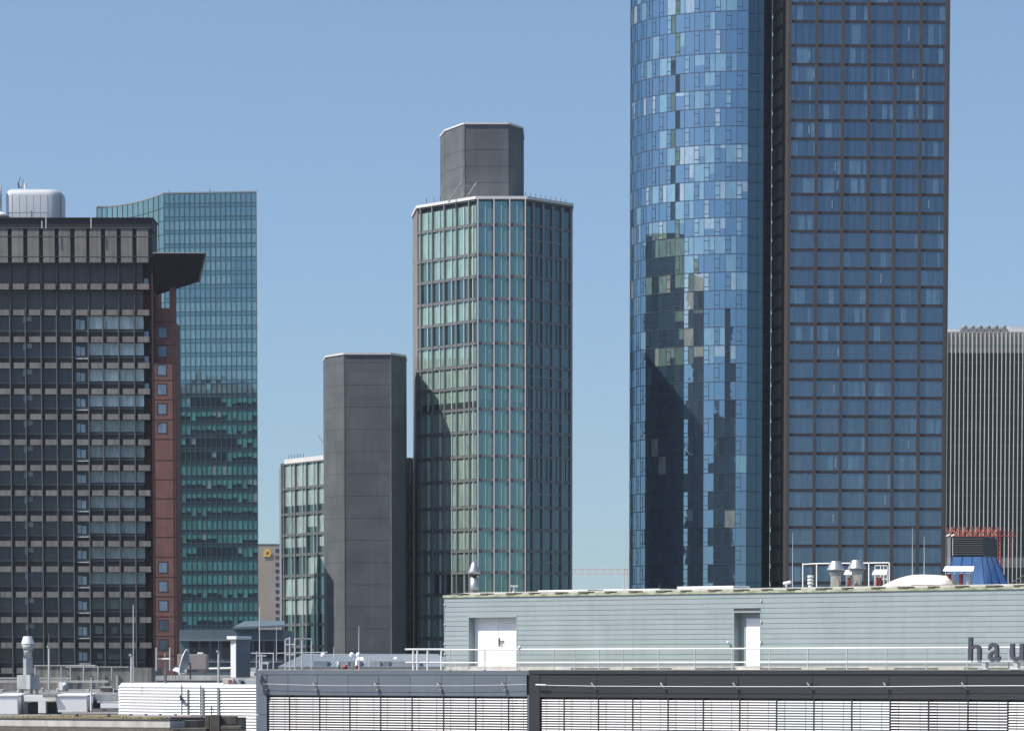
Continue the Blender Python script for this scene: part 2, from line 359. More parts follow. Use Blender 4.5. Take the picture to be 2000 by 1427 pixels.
# ------------------------------------------------------------------ curved glass tower
def round_tower():
    cx = X(1447, 801); cy = 801.0; r = cx - X(1229.5, 801)
    cy = 780 + r
    c = Cyl(cx, cy, r)
    t = thing('glass_tower', 'very tall curved tower of blue mirror glass with dark reflections', 'tower', (cx, cy, 0))
    smax = -.25; smin = -r * R(125)
    ys = [-195, -159, -123, -88, -52, -15, 21, 57, 103]; y = 103
    while y < 1300: y += 35.65; ys.append(y)
    zs = [Z(v, 780, 1443) for v in ys]
    while zs[-1] > 4: zs.append(zs[-1] - 3.48)
    top = zs[0]
    # body
    pts = []
    n = 40
    for k in range(n + 1):
        a = smin + (smax - smin) * k / n; q = c.pt(a, -.3, 0); pts.append((q.x, q.y))
    f1 = Fr((1443, 783), (1487, 783.4)); f2 = Fr((1487, 797.5), (1502.5, 798))
    e1 = f1.pt(0, -.3, 0); e2 = f1.pt(f1.L, -.3, 0); e3 = f2.pt(0, -.3, 0); e4 = f2.pt(f2.L, -.3, 0)
    pts += [(q.x, q.y) for q in (e1, e2, e3, e4)] + [(e4.x, cy + r * .8)]
    mb = MB(); mb.prism(pts, 0, top); mb.build('wall', M['graydk'], t)
    cells = []; mu = MB(); rg = MB()
    mod = 4.15
    import bisect
    for k in range(len(zs) - 1):
        z1, z0 = zs[k], zs[k + 1]
        off = 0 if k % 2 else mod / 2
        fl = random.random()
        k -= 4; floor_pale = (k in (1, 4, 6, 9, 11, 13, 14, 20, 21, 22, 25)) or (k % 2 == 0 and fl < .35)
        i = 0
        s = smax - off
        for i in range(-1, 12):
            sR = smax - off - i * mod; sL = sR - mod
            if sR > smax: sR2 = smax
            w = MB(); okp = False
            parts = [(0, .50, 'w'), (.50, .74, 'o'), (.74, 1.0, 'n')]
            runp = random.random()
            for p0, p1, kind in parts:
                a0, a1 = sL + mod * p0, sL + mod * p1
                a1 = min(a1, smax); 
                if a0 >= smax - .2 or a1 <= smin: continue
                okp = True
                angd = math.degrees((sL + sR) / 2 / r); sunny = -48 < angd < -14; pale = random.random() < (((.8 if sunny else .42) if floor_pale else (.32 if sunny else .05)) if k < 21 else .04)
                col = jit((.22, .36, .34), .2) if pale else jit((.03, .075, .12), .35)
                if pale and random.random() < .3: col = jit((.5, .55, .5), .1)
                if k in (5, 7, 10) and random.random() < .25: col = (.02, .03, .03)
                if kind == 'o':
                    zz0, zz1 = z0 + .75, z1 - .85
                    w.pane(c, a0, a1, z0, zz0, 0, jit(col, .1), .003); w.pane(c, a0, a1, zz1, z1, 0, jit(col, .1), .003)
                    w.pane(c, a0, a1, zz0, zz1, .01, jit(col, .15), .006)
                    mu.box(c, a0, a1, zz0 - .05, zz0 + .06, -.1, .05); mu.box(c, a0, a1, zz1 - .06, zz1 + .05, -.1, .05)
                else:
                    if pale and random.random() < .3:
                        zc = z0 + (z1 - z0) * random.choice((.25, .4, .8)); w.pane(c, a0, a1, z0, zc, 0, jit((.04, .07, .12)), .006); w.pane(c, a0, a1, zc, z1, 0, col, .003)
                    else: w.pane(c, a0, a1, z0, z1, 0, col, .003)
                mu.box(c, a0 - .035, a0 + .035, z0, z1, -.1, .045)
                if kind == 'o': mu.box(c, a1 - .05, a1 + .02, z0 + .7, z1 - .8, -.1, .055)
            if okp:
                th = abs((sL + sR) / 2 / r)
                vis = math.cos(th) if th < 1.5 else 0
                cells.append((mod * 3.5 * vis * (1 if z0 > 36 else .01), w))
        for q in range(26):
            a0 = smin + (smax - smin) * q / 26; a1 = smin + (smax - smin) * (q + 1) / 26
            rg.box(c, a0, a1, z1 - .06, z1 + .06, -.2, .06)
    mu.build('mullion', M['joint'], t); rg.build('floor_joint', M['joint'], t)
    fin = MB(); fin.box(c, smax, smax + .12, 0, top, -3.2, .1); fin.build('edge_fin', M['joint'], t)
    # shaded flat strip
    cs = []; cr = []; mj = MB(); mk = MB()
    for k in range(len(zs) - 1):
        z1 = zs[k] ; z0 = zs[k + 1]
        for a, b_ in ((0, .21), (.21, .75), (.75, 1)):
            w = MB(); w.pane(f1, f1.L * a, f1.L * b_, z0, z1, 0, jit((.05, .085, .12), .15), .008); cs.append(((b_ - a), w))
            mj.box(f1, f1.L * b_ - .04, f1.L * b_ + .04, z0, z1, -.1, .05)
        mj.box(f1, 0, f1.L, z1 - .06, z1 + .06, -.2, .06)
        mk.box(f2, 0, f2.L, z1 - .06, z1 + .06, -.2, .06)
        w = MB(); w.pane(f2, 0, f2.L * .4, z0, z1, 0, jit((.02, .035, .045), .2), .008); w.pane(f2, f2.L * .4, f2.L, z0, z1, 0, jit((.014, .02, .028), .2), .008); cr.append((.3, w))
    mj.build('strip_joint', M['joint'], t); mk.box(f2, .0, .06, 0, top, -.2, .05); mk.build('recess_joint', M['joint'], t)
    windows(t, cells, G['round']); windows(t, cs, G['strip'], 'strip_window', 40); windows(t, cr, G['side'], 'recess_window', 20)
round_tower()

# ------------------------------------------------------------------ ribbed tower at the right edge
def rib_tower():
    Y0 = 900; f = Fr((1835, Y0), (2060, Y0))
    t = thing('ribbed_tower', 'dark tower with thin pale vertical ribs behind the brown grid tower at the right edge', 'tower', f.pt(f.L / 2, -10, 0))
    zt = f.z(650); zp = f.z(689); zb = f.z(1088)
    mb = MB(); mb.box(f, 0, f.L, 0, zt - .1, -26, -.35); mb.build('wall', M['ribdark'], t)
    mb = MB(); mb.box(f, 0, f.L, zp, zt, -.34, -.05); mb.box(f, 0, f.L, zt - .05, zt + .25, -26, 0); mb.build('parapet', M['ribpar'], t)
    mb = MB(); mb.box(f, 0, f.L, f.z(678), f.z(672), -.3, -.02); mb.build('parapet_vent_band', M['mull'], t)
    px = 1838.0; ribs = []
    while px < 2050:
        s = f.s(px); m = MB(); m.box(f, s - .07, s + .07, 0, zt + .1, -.34, .18); m.build('rib', M['ribw'], t); px += 8.15
    fl = MB(); z = zp - 2
    while z > 3: fl.box(f, 0, f.L, z - .25, z + .25, -.34, -.28); z -= 3.6
    fl.build('floor_line', M['graydk'], t)
    mb = MB(); mb.box(f, 0, f.L, zb - 2.2, zb, -.34, -.1); mb.box(f, 0, f.L, zb - 7.4, zb - 5.6, -.34, -.1); mb.build('base_band', M['ribpar'], t)
    mb = MB(); mb.box(f, f.s(1967), f.L, zt, f.z(636), -14, -2); mb.build('roof_plant_room', M['offwhite'], t); mb = MB(); mb.box(f, f.s(1850), f.s(1873), zt, f.z(641), -9, -3); mb.build('roof_plant_room', M['offwhite'], t)
    for k in range(6):
        s0 = f.s(1875 + k * 15.3)
        m = MB(); m.box(f, s0, s0 + 1.55, zt + .25, f.z(640), -5, -2)
        m.lathe(f.pt(s0 + .78, -3.5, 0).x, f.pt(s0, -3.5, 0).y, [(.7, f.z(640)), (.7, f.z(636)), (.45, f.z(633)), (.05, f.z(632))], 12)
        recenter(solo(m.build('cooling_unit', M['mull']), 'small round-topped cooling unit, number %s from the left, on the roof of the ribbed tower' % ('one', 'two', 'three', 'four', 'five', 'six')[k], 'cooling unit', 'cooling units on the ribbed tower'))
rib_tower()

# ------------------------------------------------------------------ octagonal towers
def poly_frames(v): return [Fr(v[i], v[i + 1]) for i in range(len(v) - 1)]
def octagon():
    V = [(808, 640), (817, 627.3), (930, 615), (1029, 615), (1117, 624.5), (1113, 646)]
    fr = poly_frames(V)
    P0 = [P(p[0], 1200, p[1]) for p in V]
    t = thing('octagonal_tower', 'octagonal green glass tower crowned by a dark windowless shaft', 'tower', (P0[2].x + 4, 630, 0))
    ys = [389, 438.6, 497, 540, 583.5, 626.5, 670, 713, 755.5, 798, 842.6, 890, 937, 989, 1033, 1075, 1117, 1159]
    f = fr[2]; zs = [f.z(v) for v in ys]
    while zs[-1] > 4: zs.append(zs[-1] - 3.3)
    top = zs[0]
    ins = [f.pt(0, 0, 0) for f in fr]
    pts = [(p.x, p.y) for p in P0]; c0 = Vector((sum(p[0] for p in pts) / 6, sum(p[1] for p in pts) / 6))
    back = [(P0[5].x - 5, 655), (P0[0].x + 6, 657)]
    def shrink(k, q): 
        d = (Vector(q) - Vector((P0[2].x + 4, 636))); return tuple(Vector((P0[2].x + 4, 636)) + d * (1 - k / d.length))
    mb = MB(); mb.prism([shrink(.35, q) for q in pts + back], 0, top - .05); mb.build('wall', M['graydk'], t)
    mb = MB(); mb.box(fr[0], 0, fr[0].L, 0, top, -.3, .05); mb.box(fr[4], 0, fr[4].L, 0, top, -.3, .05); mb.build('end_wall', M['lbl'], t)
    mb = MB(); mb.prism([shrink(-.28, q) for q in pts + back], top, top + .42); mb.build('coping', M['cap'], t)
    cells = []; cdark = []; mu = MB(); ml = MB(); bd = MB(); dk = MB()
    dim = {3, 5}
    # left face (sunlit)
    f = fr[1]; cols = [819, 824, 846.7, 870, 893.5, 918, 930]; ss = [f.s(v) for v in cols]; ss[-1] = f.L; ss[0] = .1
    for i, s in enumerate(ss[1:-1]): mu.box(f, s - .10, s + .10, 0, top, -.3, .22)
    for k in range(len(zs) - 1):
        z1, z0 = zs[k] - (.25 if k else .9), zs[k + 1] + .25
        bd.box(f, 0, f.L, zs[k] - .22, zs[k] + (.2 if k else 0), -.3, .1)
        for i in range(len(ss) - 1):
            a0, a1 = ss[i] + .1, ss[i + 1] - .1
            if a1 - a0 < .25: continue
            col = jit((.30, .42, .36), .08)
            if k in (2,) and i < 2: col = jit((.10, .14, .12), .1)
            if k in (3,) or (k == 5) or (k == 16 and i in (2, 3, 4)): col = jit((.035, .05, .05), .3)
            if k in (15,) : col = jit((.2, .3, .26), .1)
            w = MB()
            if a1 - a0 > 1:
                m = a0 + (a1 - a0) * .58
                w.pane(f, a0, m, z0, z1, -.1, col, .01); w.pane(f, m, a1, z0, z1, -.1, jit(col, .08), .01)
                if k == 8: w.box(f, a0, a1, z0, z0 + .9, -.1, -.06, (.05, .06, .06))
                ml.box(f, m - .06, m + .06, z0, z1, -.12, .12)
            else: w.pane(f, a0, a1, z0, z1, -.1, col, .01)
            cells.append(((a1 - a0) * (z1 - z0) * .5, w))
    # front
    f = fr[2]; cols = [933.6, 965, 995.5, 1026]; ss = [0] + [f.s(v) for v in cols] + [f.L]
    for s in ss[1:-1]:
        ml.box(f, s - .09, s + .09, 0, top, -.3, .3)
    for k in range(len(zs) - 1):
        z1, z0 = zs[k] - (.2 if k else .3), zs[k + 1] + .2
        bd.box(f, 0, f.L, zs[k] - .22, zs[k] + (.2 if k else 0), -.3, .1)
        for i in range(len(ss) - 1):
            a0, a1 = ss[i] + .08, ss[i + 1] - .08
            if a1 - a0 < .1: continue
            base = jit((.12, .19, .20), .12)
            if k == 3: base = (.075, .12, .10)
            if k in (11,) and i < 3: base = (.05, .08, .07)
            if k in (13,) and i == 3: base = (.11, .12, .10)
            if k == 16: base = (.09, .12, .10)
            w = MB()
            if a1 - a0 > 1:
                m = a0 + (a1 - a0) * .47; e = a1 - .3
                w.pane(f, a0, m, z0, z1, -.1, base, .012); w.pane(f, m, e, z0, z1, -.1, jit(base, .15), .012); dk.box(f, e, a1 + .01, z0, z1, -.3, -.06)
                ml.box(f, m - .035, m + .035, z0, z1, -.12, .02)
                if k == 8: w.box(f, a0, a1 - .3, z0, z0 + random.uniform(.7, 1.4), -.1, -.07, (.05, .07, .07))
                if k == 17: w.box(f, a0, a1 - .3, z0, z0 + random.uniform(.7, 1.8), -.1, -.07, (.05, .07, .07))
            else: w.pane(f, a0, a1, z0, z1, -.1, base, .012)
            cells.append(((a1 - a0) * (z1 - z0), w))
    # right face (shaded)
    f = fr[3]; cols = [1041, 1060, 1079, 1097, 1114.5]; ss = [0] + [f.s(v) for v in cols] + [f.L]
    for s in ss[1:-1]: mu.box(f, s - .22, s + .22, 0, top - .4, -.3, .12)
    for k in range(len(zs) - 1):
        z1, z0 = zs[k] - (.2 if k else 1.0), zs[k + 1] + .2
        bd.box(f, 0, f.L, zs[k] - .25, zs[k] + (.2 if k else 0), -.3, .08)
        for i in range(len(ss) - 1):
            a0, a1 = ss[i] + .12, ss[i + 1] - .12
            if a1 - a0 < .2: continue
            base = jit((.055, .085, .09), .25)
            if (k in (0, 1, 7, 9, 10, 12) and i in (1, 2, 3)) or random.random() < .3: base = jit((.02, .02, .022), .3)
            w = MB()
            if k in (1, 7, 9, 10, 12, 15):
                mz = z0 + (z1 - z0) * .5
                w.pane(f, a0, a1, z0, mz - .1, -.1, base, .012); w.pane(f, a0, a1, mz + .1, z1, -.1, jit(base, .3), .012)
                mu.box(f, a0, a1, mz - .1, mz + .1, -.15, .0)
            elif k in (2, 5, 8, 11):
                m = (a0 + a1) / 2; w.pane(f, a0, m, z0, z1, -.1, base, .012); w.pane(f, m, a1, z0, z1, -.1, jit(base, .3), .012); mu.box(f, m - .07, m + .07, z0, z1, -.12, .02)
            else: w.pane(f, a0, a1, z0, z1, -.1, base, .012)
            cdark.append(((a1 - a0) * (z1 - z0) * .5, w))
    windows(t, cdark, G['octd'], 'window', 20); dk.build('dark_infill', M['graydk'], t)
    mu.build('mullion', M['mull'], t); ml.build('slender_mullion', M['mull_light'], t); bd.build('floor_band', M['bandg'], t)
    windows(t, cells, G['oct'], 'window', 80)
    # crown shaft
    V2 = [(861, 637), (870, 630), (907, 622), (993, 622), (1021, 627), (1023, 640)]
    q = [P(p[0], 1200, p[1]) for p in V2]; z0 = top + .42; z1 = q and Z(243, 622)
    pq = [(p.x, p.y) for p in q] + [(q[5].x - 2, 648), (q[0].x + 3, 648)]
    mb = MB(); mb.prism(pq, z0, z1); sh = mb.build('shaft', M['core'], t)
    mb = MB(); cxx = sum(p[0] for p in pq) / 8; cyy = sum(p[1] for p in pq) / 8
    mb.prism([(cxx + (a - cxx) * 1.015, cyy + (b - cyy) * 1.015) for a, b in pq], z1, z1 + .26); mb.build('shaft_coping', M['cap'], t)
    jj = MB()
    for i in range(5):
        g2 = Fr(V2[i], V2[i + 1])
        for y in (292, 324, 356): jj.box(g2, .05, g2.L - .05, Z(y, 622) - .05, Z(y, 622) + .02, -.1, .015)
    jj.build('shaft_joint', M['graydk'], t)
    ed = MB()
    for i in (2, 1): p = q[i + 0] if i == 1 else q[2]; ed.abox(p.x - .12, p.x + .12, p.y - .06, p.y + .15, z0, z1)
    ed.build('corner_trim', M['lbl'], t)
    # rooftop fittings
    f = fr[3]
    for k in range(9):
        a = f.L * (.02 + .11 * k); p = f.pt(a, -.4, 0)
        m = MB(); m.bar((p.x, p.y, top + .42), (p.x, p.y, top + 1.05), .05, 6)
        m.build('safety_post', M['graydk'], t)
    f = fr[1]
    for k, a in enumerate((.06, .19, .30)):
        p = f.pt(f.L * a, -1.0, 0); m = MB()
        m.bar((p.x, p.y, top + .42), (p.x, p.y, top + 1.5), .05, 6); m.build('safety_post', M['graydk'], t)
    for k, (a, b) in enumerate((((876, 395), (900, 357)), ((907, 392), (930, 357)))):
        m = MB(); m.bar(P(*a, 618.5), P(*b, 618.5), .11, 8, .08); m.bar(P(b[0], b[1], 618.5), P(b[0] - 2 if k else b[0] - 1, b[1] + 6, 617.8), .09, 6)
        if k == 0: m.bar(P(898, 362, 618.5), P(918, 364, 618.5), .04, 6)
        o = m.build('cleaning_davit', M['mull'])
        recenter(solo(o, ('left slanted davit arm', 'right slanted davit arm')[k] + ' standing in front of the dark shaft on the octagonal roof', 'davit arm'))
    p = P(1013, 386, 620); m = MB(); m.bar(P(1008, 389, 619), P(1013, 383, 619), .06, 6); m.bar(P(1013, 383, 619), P(1018, 386, 619), .06, 6)
    recenter(solo(m.build('roof_lamp', M['mull_light']), 'small curved roof lamp at the right foot of the dark shaft', 'lamp'))
octagon()

def short_core():
    V = [(633, 632), (638, 622.5), (673, 617), (764, 617), (793, 621.5), (795, 630)]
    q = [P(p[0], 1200, p[1]) for p in V]; z1 = Z(692.5, 617)
    pq = [(p.x, p.y) for p in q] + [(q[5].x - 1, 634.5), (q[0].x + 1, 635)]
    cxx = sum(p[0] for p in pq) / 8; cyy = sum(p[1] for p in pq) / 8
    t = thing('concrete_shaft', 'windowless dark slate octagonal shaft in front of the low glass block', 'tower', (cxx, cyy, 0))
    mb = MB(); mb.prism(pq, 0, z1); mb.build('wall', M['core'], t)
    mb = MB(); mb.prism([(cxx + (a - cxx) * 1.015, cyy + (b - cyy) * 1.02) for a, b in pq], z1, z1 + .3); mb.build('coping', M['cap'], t)
    jj = MB()
    for i in range(5):
        g2 = Fr(V[i], V[i + 1])
        for k in range(16): jj.box(g2, .05, g2.L - .05, z1 - 1.1 - 3.3 * k - .04, z1 - 1.1 - 3.3 * k + .02, -.1, .012)
    jj.build('panel_joint', M['graydk'], t)
    ed = MB()
    for p in (q[2], q[3]): ed.abox(p.x - .09, p.x + .09, p.y - .05, p.y + .15, 0, z1)
    ed.build('corner_trim', M['lbl'], t)
short_core()

def low_block():
    V = [(547, 672), (552, 656), (650, 639), (770, 639), (818, 643)]
    fr = poly_frames(V); q = [P(p[0], 1200, p[1]) for p in V]
    t = thing('glass_block', 'lower glass office block half hidden behind the slate shaft', 'building', (q[2].x, 652, 0))
    f = fr[1]; ys = [901, 951, 1001.4, 1042.4, 1082, 1123, 1165.6, 1219, 1262]; zs = [f.z(v, 600) for v in ys]
    while zs[-1] > 4: zs.append(zs[-1] - 3.3)
    top = zs[0]
    pq = [(q[0].x + .3, q[0].y), (q[1].x + .35, q[1].y + .2), (q[2].x + .1, q[2].y + .35), (q[3].x, q[3].y + .35), (q[4].x - .1, q[4].y + .35), (q[4].x - 1, 667), (q[0].x + 3, 677)]
    mb = MB(); mb.prism(pq, 0, top); mb.build('wall', M['graydk'], t)
    mb = MB(); mb.box(fr[0], 0, fr[0].L, 0, top + .1, -.3, .05); mb.box(f, -.05, .25, 0, top + .1, -.3, .25); mb.build('end_wall', M['mull'], t)
    mb = MB(); mb.box(f, 1.2, f.L, top, top + .7, -1.5, .1); mb.build('coping', M['cap'], t)
    mb = MB()
    for g2 in fr[2:]: mb.box(g2, 0, g2.L, top, top + .3, -1.5, .1)
    mb.box(fr[1], f.L - 7, f.L - 2, top + .7, top + 1.9, -5, -2)
    mb.build('roof_upstand', M['mull'], t)
    cells = []; mu = MB(); ml = MB(); bd = MB()
    for fi, f in enumerate(fr[1:]):
        if fi == 0: ss = [f.s(v) for v in (553, 557, 579, 601, 623, 645)] + [f.L]
        else: ss = [f.L * k / (7 if fi == 1 else 4) for k in range((8 if fi == 1 else 5))]
        for s in ss[1:-1]: mu.box(f, s - .1, s + .1, 0, top, -.3, .25)
        for k in range(len(zs) - 1):
            z1, z0 = zs[k] - .22, zs[k + 1] + .22
            bd.box(f, .05, f.L - .02, zs[k] - .22, zs[k] + (.22 if k else 0), -.3, .12)
            for i in range(len(ss) - 1):
                a0, a1 = ss[i] + .1, ss[i + 1] - .1
                if a1 - a0 < .2: continue
                w = MB(); pale = (.42, .50, .48); dk = (.045, .055, .055)
                if fi: pale = (.06, .10, .12)
                lo = z0
                if k in (1, 3, 6): lo = z0 + (z1 - z0) * (.36 if k != 1 else .3)
                if k == 2 and i == 3: lo = z0 + .9
                if k == 2 and i < 2: pale = cm(pale, dk, .6)
                if (k == 3 and i == 3) or (k == 4 and i < 3) or k > 6: pale = jit(dk, .2)
                m = a0 + (a1 - a0) * .6; col = jit(pale, .08)
                for b0, b1 in ((a0, m), (m, a1)) if a1 - a0 > .9 else ((a0, a1),):
                    w.pane(f, b0, b1, lo, z1, -.1, jit(col, .05), .01)
                    if lo > z0: w.pane(f, b0, b1, z0, lo, -.1, jit(dk), .01)
                if a1 - a0 > .9: ml.box(f, m - .05, m + .05, z0, z1, -.12, .1)
                cells.append(((a1 - a0) * (z1 - z0) * (1 if fi != 1 else .01), w))
    mu.build('mullion', M['mull'], t); ml.build('slender_mullion', M['mull_light'], t); bd.build('floor_band', M['bandg'], t)
    windows(t, cells, G['oct'])
    for k in range(6):
        p = fr[1].pt(1.6 + 1.1 * k, -.5, 0); m = MB(); m.bar((p.x, p.y, top + .7), (p.x, p.y, top + 1.4), .05, 6); m.build('safety_post', M['graydk'], t)
    m = MB(); m.bar(P(631, 862, 643), P(620, 848, 643), .06, 6); m.bar(P(631, 862, 643), P(623, 853, 643), .09, 6); m.bar(P(628, 858, 643), P(628, 888, 643), .06, 6)
    recenter(solo(m.build('small_davit', M['mull_light']), 'thin hooked davit beside the upper left of the slate shaft', 'davit arm'))
low_block()

# ------------------------------------------------------------------ teal glass tower
def teal_tower():
    f = Fr((325, 1063), (504, 1060))
    t = thing('teal_tower', 'teal glass tower with a curved left flank behind the brown grey office block', 'tower', f.pt(f.L / 2, -10, 0))
    top = f.z(378.5, 330)
    # concave left flank
    n = 13; fl = []
    for k in range(n + 1):
        u = k / n; px = 195 + 130 * u; Yk = 1063 + 34 * (1 - u) ** 1.9 if True else 0
        yk = 405 - 26.5 * u ** 2.2
        fl.append((px, 1063 + 31 * (1 - u ** 2.0)))
    pts = [P(p[0], 1200, p[1]) for p in fl] + [P(504, 1200, 1060)]
    back = [(pts[-1].x - 5, 1092), (pts[0].x + 4, 1112)]
    sh = [(p.x, p.y + .35) for p in pts]; sh[-1] = (sh[-1][0] - .2, sh[-1][1])
    mb = MB(); mb.prism(sh + back, 0, top); mb.build('wall', M['graydk'], t)
    mb = MB(); mb.prism([(p.x, p.y - .08) for p in pts] + back, top, top + .35); mb.build('coping', M['mull'], t)
    cells = []; mu = MB(); bd = MB(); bl = MB()
    zs = [top - .1]; y = 404
    ys = [404, 430, 456, 483] ; y = 483
    while y < 1320: y += 26.6; ys.append(y)
    zs += [f.z(v, 420) for v in ys]
    while zs[-1] > 5: zs.append(zs[-1] - 3.5)
    cols = [f.L * k / 18 for k in range(19)]
    for s in cols: mu.box(f, s - .06, s + .06, 0, top, -.3, .14)
    ndark = 0
    for k in range(len(zs) - 1):
        z1, z0 = zs[k], zs[k + 1]; h = z1 - z0
        low = z1 < f.z(752, 420)  # pane colours change here, painting in the mirrored block's dark reflection
        for a, b_ in ((z0 + .04, z0 + .14), (z0 + h * .28, z0 + h * .28 + .12)): bd.box(f, 0, f.L, a, b_, -.25, .1)
        run = random.random() < (.28 if low else .0); r0 = random.randint(0, 12); r1 = r0 + random.randint(3, 9)
        half = low and random.random() < .5
        for i in range(18):
            a0, a1 = cols[i] + .06, cols[i + 1] - .06
            w = MB()
            if not low:
                base = (.10, .165, .18) if k < 2 else jit((.17, .26, .27), .12)
                if (k in (5, 6) and i > 12) or k in (7,) : base = (.085, .14, .18)
            else: base = jit((.085, .29, .28), .22)
            zc = z0 + h * .3
            spc = (.06, .125, .15) if not low else (.03, .095, .105)
            w.pane(f, a0, a1, z0, zc, -.02, jit(spc, .1), .003)
            if run and r0 <= i <= r1: base = jit((.012, .03, .04), .3)
            if low and random.random() < .06: base = (.25, .36, .36)
            if half and random.random() < .7:
                zm = zc + (z1 - zc) * random.choice((.35, .45, .5))
                w.pane(f, a0, a1, zc, zm, -.02, jit((.012, .03, .04), .3), .01); w.pane(f, a0, a1, zm, z1, -.02, base, .004)
            else: w.pane(f, a0, a1, zc, z1, -.02, base, .004)
            cells.append((h * (2 if z0 > 36 and i > 2 else .5) + random.random() * .01, w))
    # flank
    for j in range(n):
        g2 = Fr(fl[j], fl[j + 1])
        mu.box(g2, -.06, .06, 0, top, -.3, .12)
        for k in range(len(zs) - 1):
            z1, z0 = zs[k], zs[k + 1]; w = MB(); h = z1 - z0
            w.pane(g2, .05, g2.L / 2, z0, z1, -.02, jit((.17, .27, .26), .12), .01); w.pane(g2, g2.L / 2, g2.L - .05, z0, z1, -.02, jit((.17, .27, .26), .12), .01)
            bd.box(g2, 0, g2.L, z0, z0 + .12, -.2, .06)
            cells.append((.1, w))
    mu.build('mullion', M['joint'], t); bd.build('floor_joint', M['joint'], t)
    windows(t, cells, G['teal'])
    for k, px in enumerate((331, 500, 410)):
        m = MB(); m.bar(P(px, 378, 1066), P(px, 372 if k < 2 else 368, 1066), .08, 6); m.build('roof_aerial', M['graydk'], t)
teal_tower()

